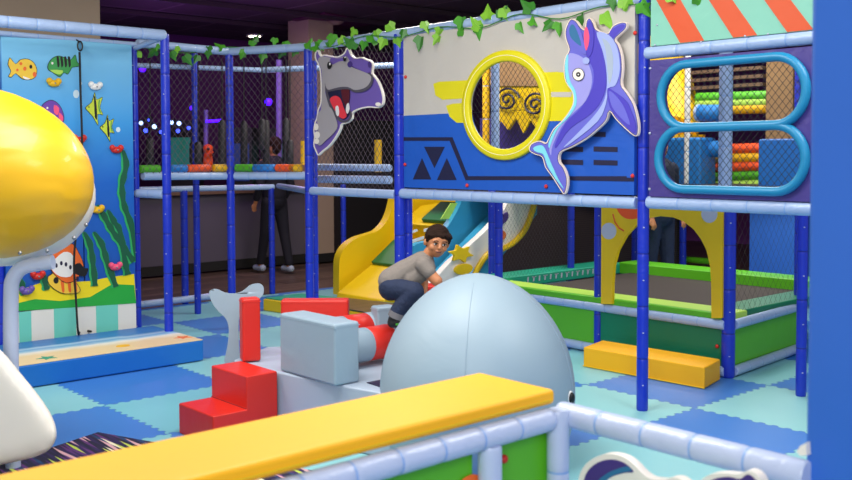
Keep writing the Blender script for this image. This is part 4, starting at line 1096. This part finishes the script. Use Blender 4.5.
blob(h, 'hair', 'hair', boy, .005, 2)
s = MB()
capsule(s, J(423, 262.5, .02), J(405, 272, .03), .066, .068, 16); capsule(s, J(405, 272, .03), J(391, 281, .03), .070, .074, 16)
capsule(s, J(427, 268, -.0), J(412, 279, .0), .05, .055, 14)
capsule(s, J(424, 262, .03), J(423, 264, .03), .05, .05)
capsule(s, J(423, 264.5, -.06), J(429, 272, -.078), .046, .040, 14)
capsule(s, J(417, 262, .10), J(422, 275, .13), .043, .038, 14)
blob(s, 't_shirt', 'tshirt', boy, .006, 5)
j = MB()
capsule(j, J(394, 284, .03), J(391, 288, .03), .070, .072, 16)
capsule(j, J(391, 288, .0), J(414, 291, -.06), .065, .052, 16); capsule(j, J(414, 292, -.06), J(399, 312, -.035), .058, .052, 16)
capsule(j, J(391, 286, .08), J(409, 289, .14), .07, .052, 16); capsule(j, J(409, 289, .14), J(401, 309, .16), .05, .038, 16)
blob(j, 'jeans', 'jeans', boy, .006, 4)
kk = (J(399, 312, -.037), J(397, 317.5, -.033))
MB().tube(list(kk), [.052, .053], 16).build('denim_cuff', 'denim_cuff', boy)
MB().tube([J(401, 309, .16), J(400.5, 313, .16)], [.042, .043], 16).build('denim_cuff', 'denim_cuff', boy)
for c, nm in ((J(399, 322.5, -.035), 0), (J(402, 316, .16), 1)):
    m = MB(); capsule(m, c-RT0*.035, c+RT0*.05, .03, .026, 12); capsule(m, c-RT0*.03+Vector((0, 0, .02)), c-RT0*.02+Vector((0, 0, .035)), .03, .03, 12)
    o = blob(m, 'shoe', 'shoe_black', boy, .005, 3)
    MB().box(c+RT0*.01-FW0*.028+Vector((0, 0, -.005)), (.055, .006, .012), rzv).build('green_stripe', 'shoe_green', o, smooth=False, bevel=.002)

def adult(base, face, label, top='dark_clothes', leg='dark_clothes', shoe='base_grey', hgt=1.72, step=.16):
    o = thing('person', label, 'person', base)
    f = Vector((math.cos(face), math.sin(face), 0)); s_ = Vector((-f.y, f.x, 0)); k = hgt/1.72
    B = Vector(base)
    def q(x, y, z): return B+f*x*k+s_*y*k+Vector((0, 0, z*k))
    b = MB(); b.ell(q(0, 0, 1.62), (.085*k, .085*k, .115*k), 18, 12); b.ell(q(.03, 0, 1.57), (.055*k, .055*k, .07*k), 12, 8)
    b.ell(q(.095, 0, 1.6), (.014, .014, .02), 8, 6)
    for sy in (-1, 1): b.ell(q(0, sy*.085, 1.61), (.015, .015, .03), 8, 6)
    capsule(b, q(0, 0, 1.53), q(0, 0, 1.42), .05, .06); capsule(b, q(0, 0, 1.35), q(0, 0, .95), .12, .12)
    for sy in (-1, 1):
        capsule(b, q(0, sy*.19, 1.4), q(-.03, sy*.24, 1.12), .05, .042); capsule(b, q(-.03, sy*.24, 1.12), q(.1, sy*.22, .9), .04, .028)
        capsule(b, q(0, sy*.09, .92), q(sy*step*.4, sy*.10, .5), .08, .06); capsule(b, q(sy*step*.4, sy*.10, .5), q(sy*step, sy*.1, .08), .055, .04)
        hand(b, q(.1, sy*.22, .9), f*.4-Vector((0, 0, 1)), sy, 1.4)
    blob(b, 'body', 'skin', o, .009, 3)
    h = MB(); h.ell(q(-.02, 0, 1.665), (.095*k, .095*k, .085*k), 16, 10); h.ell(q(-.045, 0, 1.6), (.065*k, .085*k, .09*k), 14, 8); blob(h, 'hair', 'hair', o, .01, 2)
    t = MB(); capsule(t, q(0, 0, 1.36), q(0, 0, .98), .15, .155, 16)
    for sy in (-1, 1):
        capsule(t, q(0, sy*.08, 1.38), q(0, sy*.18, 1.38), .08, .07); capsule(t, q(0, sy*.19, 1.38), q(-.03, sy*.24, 1.12), .068, .058); capsule(t, q(-.03, sy*.24, 1.12), q(.08, sy*.22, .95), .055, .045)
    blob(t, 'jacket', top, o, .011, 4)
    l = MB(); capsule(l, q(0, 0, .98), q(0, 0, .92), .145, .15, 16)
    for sy in (-1, 1): capsule(l, q(0, sy*.085, .9), q(sy*step*.4, sy*.10, .5), .1, .072); capsule(l, q(sy*step*.4, sy*.10, .5), q(sy*step, sy*.1, .12), .07, .055)
    blob(l, 'trousers', leg, o, .011, 4)
    for sy in (-1, 1):
        m = MB(); capsule(m, q(sy*step-.04, sy*.1, .045), q(sy*step+.12, sy*.1, .04), .045, .038, 12); blob(m, 'shoe', shoe, o, .008, 2)
pb = FL(275, 271.5)
adult(pb, math.atan2(-RT0.y+FW0.y, -RT0.x+FW0.x), 'adult in dark jacket and trousers with pale shoes standing at the grey counter wall', step=.17)
pr_ = PX(659, 262, 8.27); 
adult((pr_.x, pr_.y, 0), az+PI+.6, 'adult in blue jeans standing beyond the trampoline, seen through the yellow arch', top='blue_jacket', leg='jeans', hgt=1.12*1.5, step=.05)

# ------------------------------------------------------------------ FOREGROUND FENCE
bm_ = thing('padded_beam', 'long yellow padded beam topping the fence in the foreground', 'padded beam', (1.2, 2.06, .75))
MB().box((1.11, 2.065, .7785), (2.22, .32, .045)).build('cushion', 'mat_yellow', bm_, bevel=.014, bseg=3)
MB().box((1.11, 1.9045, .772), (2.18, .003, .004)).build('seam', 'slide_yellow', bm_, smooth=False)
rail((.25, 1.895, .715), (2.19, 1.905, .715), 'blurred pale padded rail under the yellow beam in the foreground', r=.035, material='pipe_pale', sl=.15)
rail((2.27, 1.93, .715), (2.275, 1.145, .712), 'blurred pale padded rail running from the yellow beam to the blue pillar', r=.037, material='pipe_pale', sl=.15)
def fpost(x, y, lab, z1=.69): 
    tag(padded('fence_post', (x, y, 0), (x, y, z1), .034, .2, 'pipe_pale', 'tape_pale', False), lab, 'post')
fpost(2.225, 1.90, 'pale padded fence post at the right end of the yellow beam', .74)
fpost(1.935, 1.90, 'pale padded fence post under the yellow beam, left of the end post')
fp = thing('vinyl_barrier', 'green vinyl fence panel with a red bolt under the end of the yellow beam', 'barrier', (2.08, 1.94, 0))
MB().box((2.08, 1.945, .36), (.27, .02, .66)).build('vinyl', 'lime', fp, smooth=False)
p = PY(504, 459, 1.93); MB().ell(p, (.013, .012, .013), 10, 6).build('red_bolt', 'red', fp)
fp = thing('vinyl_barrier', 'green vinyl fence panel with an orange patch, left of the bolted green panel', 'barrier', (1.2, 1.94, 0))
MB().box((1.1, 1.945, .36), (1.6, .02, .66)).build('vinyl', 'lime', fp, smooth=False)
p = PY(470, 482, 1.93); MB().ell(p, (.04, .006, .02), 14, 8).build('orange_patch', 'fish_orange', fp)
pl = thing('padded_pillar', 'tall blue padded pillar filling the right edge, out of focus', 'pillar', (2.5, .7, 0))
MB().box((2.54, .70, 1.7), (.5, .93, 3.4)).build('pad', 'pillar_blue', pl, bevel=.02)
MB().box((2.54, .70, .03), (.515, .94, .06)).build('base_strip', 'mat_front_blue', pl)
# cream and purple fish cutout on the fence
fc = thing('fish_cutout', 'cream edged purple fish cutout on the foreground fence, cropped by the bottom edge', 'cutout figure', (2.2, 1.5, .3))
cF = lambda pts: crop(pts, 560, 370, 2.918)
XF = 2.17
def fd(name, pts, m, k, th=.0015, sm=3): return xdecal(name, pts, m, fc, XF-.002*k, th=th, sm=sm)
fd('backing_board', cF([(50, 345), (60, 298), (85, 266), (120, 248), (155, 246), (190, 257), (215, 276), (238, 300), (262, 316), (300, 321), (325, 314), (350, 317), (380, 335), (405, 325), (435, 306), (475, 301), (520, 304), (548, 294), (572, 303), (590, 330), (600, 400), (50, 400)]), 'cream', 0, th=.03)
fd('purple_body', cF([(70, 330), (80, 296), (110, 270), (150, 261), (188, 272), (214, 297), (190, 300), (150, 312), (120, 335), (90, 360)]), 'star_purple', 1)
fd('pale_stripe', cF([(112, 322), (140, 300), (175, 286), (198, 282), (208, 294), (180, 300), (150, 310), (128, 328)]), 'dol_teal', 2)
fd('purple_fin', cF([(425, 335), (450, 318), (490, 312), (525, 318), (545, 305), (565, 315), (575, 345), (430, 350)]), 'star_purple', 1)
for a in (2.0,):
    o = MB().prism([pxx(p, 2.24) for p in cF([(690, 238), (700, 222), (718, 212), (720, 250), (700, 250)])], (.02, 0, 0)).build('cutout_tip', 'cream', fc, smooth=False)

# ------------------------------------------------------------------ LEFT RIDE (yellow dome, pipe, cream seat)
rd = thing('spinning_ride', 'glossy yellow domed ride top with cream rim on a bent pale pipe, left edge', 'ride', (1.9, 4.4, 0))
DD = 4.7
def dome(c, r, name, m, seg=40):
    Rm = Rv @ Matrix.Rotation(math.radians(16), 3, 'Y')
    return MB().ell(c, r, seg, 24, Rm).build(name, m, rd, angle=80)
dc = DP(-20, 172, DD)
dome(dc, (.528, .50, .405), 'dome', 'dome_yellow' if 'dome_yellow' in MATS else 'yellow')
dc2 = DP(-18, 183, DD+.16)
dome(dc2, (.548, .49, .40), 'cream_rim', 'cream')
for x, y in ((20, 252), (47, 250), (74, 237), (86, 224)):
    MB().ell(DP(x, y+1, DD-.40+abs(x-30)*.0042), .009, 10, 6).build('snap', 'metal', rd)
pt = [DP(53, 262, DD), DP(38, 264, DD), DP(22, 268, DD), DP(13, 279, DD), DP(11, 296, DD), DP(11, 360, DD)]
pt.append(Vector((pt[-1].x, pt[-1].y, .0)))
MB().tube(catm([tuple(p) for p in pt], 5), .035, 14).build('bent_pipe', 'pipe_pale', rd, angle=60)
cs = thing('ride_seat', 'cream moulded ride seat cropped by the lower left edge', 'seat', DP(0, 440, 4.3))
so = [(0, 347), (17, 367), (41, 396), (54, 416), (60, 433), (56, 447), (42, 457), (17, 462), (-10, 468), (-60, 470), (-100, 430), (-90, 360), (-40, 325)]
m = MB().prism([DP(x, y, 4.3) for x, y in smooth_loop(so, 4)], ray(0, 430).normalized()*.3); blob(m, 'shell', 'cream', cs, .022, 45)
MB().ell(DP(-35, 395, 4.28), (.12, .12, .02), 20, 10, Rv @ Matrix.Rotation(PI/2, 3, 'X')).build('seat_cushion', 'white', cs)

# ------------------------------------------------------------------ BACKGROUND: hall behind the netting
def cabinet(px_, py_, d, w, hgt, label, scr):
    p = DP(px_, py_, d if px_ < 250 else (d+.6 if px_ < 300 else d+2.2)); o = thing('arcade_cabinet', label, 'arcade machine', (p.x, p.y, 0)); c = Vector((p.x, p.y, 0))
    MB().box(c+Vector((0, 0, hgt/2)), (w, .6, hgt), rzv).build('body', 'cabinet', o, smooth=False)
    MB().box(c-FW0*.31+Vector((0, 0, hgt*.74)), (w*.8, .02, hgt*.28), rzv).build('screen', scr, o, smooth=False)
    MB().box(c-FW0*.42+Vector((0, 0, hgt*.52)), (w*.95, .25, .08), rzv).build('control_panel', 'bag_black', o, smooth=False)
for px_, w, hgt, scr, lb in ((184, .42, 2.0, 'screen_teal', 'dark arcade machine with teal screen, left of the middle post behind the netting'),
                             (276, .36, 1.9, 'screen_teal', 'dark arcade machine with green screen right of the middle post behind the netting'),
                             (243, .36, 1.9, 'screen_blue', 'dark arcade machine with blue screen just right of the middle post'),
                             (330, .36, 1.9, 'screen_orange', 'dark arcade machine with orange screen behind the hippo arm'),
                             (358, .36, 1.85, 'screen_orange', 'dark arcade machine with orange screen below the hippo hand'),
                             (392, .36, 1.8, 'screen_blue', 'dark arcade machine with blue screen beside the porthole panel')):
    cabinet(px_, 150, 14.2, w, hgt, lb, scr)
fg = thing('orange_figure', 'small orange figure on the counter left of the middle post', 'figure', DP(208, 168, 13.0))
m = MB(); capsule(m, DP(208, 163, 13), DP(208, 156, 13), .07, .06); m.ell(DP(208, 149, 13), .07, 12, 8); capsule(m, DP(208, 157, 12.95), DP(213, 152, 12.9), .03, .02)
blob(m, 'body', 'foam_orange', fg, .02, 2)
MB().ell(DP(208.5, 149, 12.92), .02, 8, 6).build('eye', 'black', fg)
for i, (x, y, mm, r, d) in enumerate(((141, 123, 'led_white', .028, 13.5), (145.6, 130.6, 'led_violet', .03, 13.5), (154.4, 126.6, 'led_white', .032, 13.5), (161, 132, 'led_violet', .025, 13.5), (171.6, 122.5, 'led_white', .028, 13.5), (179, 123.4, 'led_white', .03, 13.5), (178, 131, 'led_violet', .028, 13.5), (188.8, 128, 'led_violet', .025, 13.5), (149, 120, 'led_violet', .018, 13.5), (166, 128, 'led_white', .018, 13.5),
                              (142.5, 68.8, 'led_purple', .045, 13.0), (192, 108, 'led_purple', .03, 13.0), (268.4, 102, 'led_purple', .05, 13.0))):
    lbl = {'led_white': 'tiny white stage light in the dark hall behind the netting', 'led_violet': 'tiny violet-blue stage light in the dark hall behind the netting', 'led_purple': ['purple spotlight high behind the net next to the mural', 'purple spotlight just left of the middle post behind the net', 'purple spotlight between the middle post and corner post'][max(0, i-10)]}[mm]
    t = thing('stage_light', lbl, 'light', DP(x, y, d), None if mm == 'led_purple' else mm.replace('led_', '')+' stage lights behind the netting')
    MB().ell(DP(x, y, d), r, 10, 8).build('lens', mm, t)
    q0 = DP(x, y, d+.06); MB().box(q0+Vector((0, 0, .0)), (.08, .08, .1), rzv).build('housing', 'rubber', t, smooth=False)
o = MB().tube([DP(206, 121.5, 13.2), DP(221, 120.5, 13.2)], .02, 8).build('light_bar', 'led_purple'); tag(o, 'horizontal purple light bar left of the middle post behind the net', 'light')
tag(MB().tube([DP(206, 110, 13.3), DP(206, 168, 13.3)], .03, 8).build('light_pole', 'hip_purple'), 'thin purple pole behind the net left of the middle post', 'pole')
tag(MB().tube([DP(279, 60, 13.0), DP(279, 168, 13.0)], .04, 8).build('light_pole', 'hip_purple'), 'thin purple pole behind the net right of the middle post', 'pole')
# downlight and ceiling panel
dl = thing('downlight', 'small round lit downlight in the dark ceiling', 'ceiling light', FL(254.7, 35, 3.4))
c_ = FL(254.7, 35, 3.39); MB().tube([c_, c_+Vector((0, 0, -.02))], [.13, .12], 20).build('trim_ring', 'white', dl); MB().tube([c_+Vector((0, 0, -.021)), c_+Vector((0, 0, -.026))], .09, 20).build('lens', 'lamp_warm', dl)
g = [FL(x, y, 3.399) for x, y in ((292, 19), (325, 12), (378, 22), (340, 29))]
cp = thing('ceiling_vent', 'square vent panel coloured as if lit purple in the dark ceiling above the hippo', 'vent', g[0])
MB().prism(g, (0, 0, -.02)).build('plate', 'vent_lit_purple', cp, smooth=False)  # purple light on the plate is put into its colour
cc = (g[0]+g[2])/2; MB().tube([cc+Vector((0, 0, -.02)), cc+Vector((0, 0, -.06))], [.12, .06], 14).build('sprinkler', 'beige', cp)
dt = MB()
for k in range(3):
    y0_ = 9.5+k*1.3; tag(MB().box((8, y0_, 3.36), (14, .05, .06)).build('ceiling_track', 'track_dark', smooth=False), 'slim ceiling rail crossing the dark ceiling, %s row' % ('nearest', 'middle', 'farthest')[k], 'ceiling rail')

# ------------------------------------------------------------------ UPPER DECK, seen through porthole and windows
def xd_panel(pts, X, th, name, m, label, cat):
    o = MB().prism([pxx(p, X) for p in pts], (th, 0, 0)).build(name, m, smooth=False); return tag(o, label, cat)
o = thing('spiral_panel', 'yellow zigzag panel with dark spirals seen through the porthole', 'play panel', PX(520, 130, 7.3))
zz = [(490, 40), (575, 40), (575, 128), (560, 118), (552, 132), (545, 118), (538, 130), (530, 120), (523, 133), (516, 118), (508, 130), (500, 120), (494, 130)]
MB().prism([pxx(p, 7.3) for p in zz], (.03, 0, 0)).build('board', 'slide_yellow', o, smooth=False)
MB().prism([pxx(p, 7.28) for p in ((490, 40), (575, 40), (575, 86), (490, 86))], (.01, 0, 0)).build('brown_top', 'column_brown', o, smooth=False)
for cx_, cy_ in ((507, 100), (535, 105), (563, 100)):
    pts_ = [pxx((cx_+(1+t*.95)*math.cos(t), cy_+(1+t*.95)*math.sin(t)), 7.26) for t in [i*.4 for i in range(32)]]
    MB().tube(pts_, .012, 6).build('spiral', 'print_navy', o)
xd_panel([(480, 118), (580, 118), (580, 190), (480, 190)], 7.5, .05, 'wall_pad', 'purple_pad', 'dark blue padded panel low behind the yellow zigzag panel', 'padded panel')
q_ = PX(486, 110, 6.9)
post((6.9, q_.y), 1.2, 2.5, 'orange-yellow padded post seen at the left inside the porthole', r=.035, material='foam_yellow')
tag(MB().ell(Vector((7.0, PX(530, 143, 7.0).y, 1.32)), (.12, .2, .12), 14, 10).build('foam_ball', 'maroon'), 'dark red foam ball low inside the porthole', 'ball')
# windows zone
def pxb(x0, y0_, x1, y1_, X, dx, m, name, label, cat, bevel=0):
    a, b_ = PX(x0, y0_, X), PX(x1, y1_, X)
    o = thing(name, label, cat, (X, (a.y+b_.y)/2, min(a.z, b_.z)))
    MB().box((X+dx/2, (a.y+b_.y)/2, (a.z+b_.z)/2), (dx, abs(a.y-b_.y), abs(a.z-b_.z))).build('body', m, o, bevel=bevel); return o
t = thing('tube_slide', 'yellow plastic tube slide curving behind the left end of the purple panel windows', 'tube slide', PX(668, 190, 8.6))
p0 = PX(650, 70, 8.6); p1 = PX(676, 100, 8.6); p2 = PX(682, 135, 9.0)
MB().tube(catm([tuple(p) for p in (PX(655, 52, 9.6), PX(668, 85, 9.4), PX(674, 120, 9.25), PX(672, 135, 9.1))], 6), .27, 22).build('tube', 'yellow', t)
MB().tube([p2+Vector((0, 0, -.0)), p2+Vector((0, 0, -.10))], .24, 20).build('cuff', 'foam_yellow', t)
pxb(658, 138, 700, 195, 8.63, .3, 'foam_blue', 'padded_block', 'turquoise blue padded block behind the lower left window mesh', 'padded block', .03)
for i, (yy_, m) in enumerate(((98, 'foam_green'), (104, 'lime_light'), (110, 'foam_yellow'), (150, 'foam_orange'), (159, 'foam_yellow'), (168, 'foam_orange'), (177, 'foam_green'), (186, 'lime_light'))):
    a, b_ = PX(697, yy_, 9.15), PX(768, yy_-2, 9.15)
    o = sleeve(MB(), a, b_, .055, .3).build('foam_roll', m)
    tag(o, '%s foam roll stacked behind the window mesh, %s of the stack' % ({'foam_green': 'green', 'lime_light': 'lime', 'foam_yellow': 'yellow', 'foam_orange': 'orange'}[m], ('first from top', 'second from top', 'third from top', 'fourth from top', 'fifth from top', 'third from bottom', 'second from bottom', 'bottom')[i]), 'foam roll', 'foam rolls behind the window mesh')
for i, yy_ in enumerate((72, 80, 88)):
    a, b_ = PX(690, yy_, 9.3), PX(765, yy_-3, 9.3)
    tag(MB().box((a+b_)/2, (.1, (a-b_).length, .035)).build('roof_slat', 'wood_brown', smooth=False), 'brown wooden slat high behind the upper purple panel window, %s' % ('top', 'middle', 'lowest')[i], 'slat', 'slats behind the upper window')
for i, (x0, x1, yy_) in enumerate(((698, 722, 113), (698, 724, 149))):
    a, b_ = PX(x0, yy_, 8.85), PX(x1, yy_, 8.85)
    t = thing('foam_drum', 'blue horizontal foam drum behind the %s window mesh' % ('upper', 'lower')[i], 'foam drum', (a+b_)/2)
    MB().tube([a, b_], .085, 20).build('drum', 'foam_blue', t)
    MB().tube([a-Vector((0, .0, 0)), a.lerp(b_, .1)], .09, 20).build('drum_band', 'tube_blue', t)
pxb(766, 60, 792, 195, 8.95, .25, 'column_brown', 'wooden_column', 'brown column behind the right half of the window mesh', 'column', .01)
pxb(758, 139, 812, 193, 8.65, .25, 'mat_front_blue', 'padded_block', 'royal blue padded block behind the lower right window mesh', 'padded block', .02)
post((8.9, 4.62), 1.2, 2.5, 'dark blue padded post behind the right end of the windows', r=.04)
q_ = PX(688, 110, 8.65)
post((8.64, q_.y), 1.2, 2.5, 'white padded pole behind the left part of the windows', r=.03, material='white')
# below deck, behind trampoline
pxb(750, 205, 800, 290, 8.9, .2, 'pillar_blue', 'padded_wall_panel', 'dark blue padded wall panel behind the right side of the trampoline', 'padded panel')
tag(MB().box(PX(667.5, 238, 8.4), (.06, .06, .62)).build('lime_post', 'lime'), 'slim lime green upright seen through the arch beside the adult in jeans', 'post')
a, b_ = PX(668, 258, 9.3), PX(715, 262, 9.3)
sb = thing('spring_barrier', 'lime topped barrier with pink edge seen low through the arch', 'barrier', (a+b_)/2)
MB().tube([a, b_], .035, 10).build('lime_bar', 'lime', sb); MB().box((a+b_)/2-Vector((0, 0, .12)), (.04, (a-b_).length, .12)).build('pink_strip', 'orange_seastar', sb)

# ------------------------------------------------------------------ LIGHTS
def area(name, loc, size, power, color=(1, 1, 1), aim=None, sy=None):
    l = bpy.data.lights.new(name, 'AREA'); l.energy = power; l.color = color; l.shape = 'RECTANGLE'; l.size = size; l.size_y = sy or size
    o = bpy.data.objects.new(name, l); COL.objects.link(o); o.location = loc
    d = (Vector(aim)-Vector(loc)) if aim else Vector((0, 0, -1))
    o.rotation_euler = d.to_track_quat('-Z', 'Y').to_euler(); return o
area('overhead_light', (2.4, 3.6, 3.35), 1.6, 120, (1, .97, .92), sy=1.6)
area('overhead_light', (1.2, 5.6, 3.35), 1.2, 75, (1, .97, .93))
area('overhead_light', (4.2, 1.2, 3.35), 1.4, 75, (1, .98, .95))
area('front_fill_light', (-1.6, -1.2, 2.9), 3.0, 190, (1, .98, .96), aim=(3.6, 4.4, .9), sy=2.0)  # soft fill added behind the camera to brighten the front; no window known
area('overhead_light', (8.6, 5.3, 3.3), 1.4, 60, (1, .93, .85))
area('overhead_light', (6.0, 6.9, 3.3), .9, 75, (1, .95, .88))  # added above the slide and stairs to brighten them; no lamp known there
area('overhead_light', (6.4, 4.4, 3.35), 1.0, 55, (1, .96, .9))
area('hall_light', (6.6, 10.2, 3.3), .8, 26, (1, .85, .75))
area('under_deck_light', (8.2, 4.6, 1.13), .8, 5, (1, .95, .9))
for p, e, c in ((DP(160, 80, 12.5), 14, (.55, .15, 1)), (DP(268, 90, 12), 16, (.6, .15, 1)), (DP(335, 40, 11), 12, (.7, .2, .8))):
    l = bpy.data.lights.new('purple_spot', 'POINT'); l.energy = e; l.color = c; l.shadow_soft_size = .15
    o = bpy.data.objects.new('purple_spot', l); COL.objects.link(o); o.location = p
w = bpy.data.worlds.new('world'); SC.world = w; w.use_nodes = True
w.node_tree.nodes['Background'].inputs[0].default_value = (.92, .94, 1.0, 1); w.node_tree.nodes['Background'].inputs[1].default_value = .38
vs_ = SC.view_settings; vs_.view_transform = 'Standard'; vs_.look = 'None'; vs_.exposure = -0.08; vs_.gamma = 1.0; vs_.use_curve_mapping = False
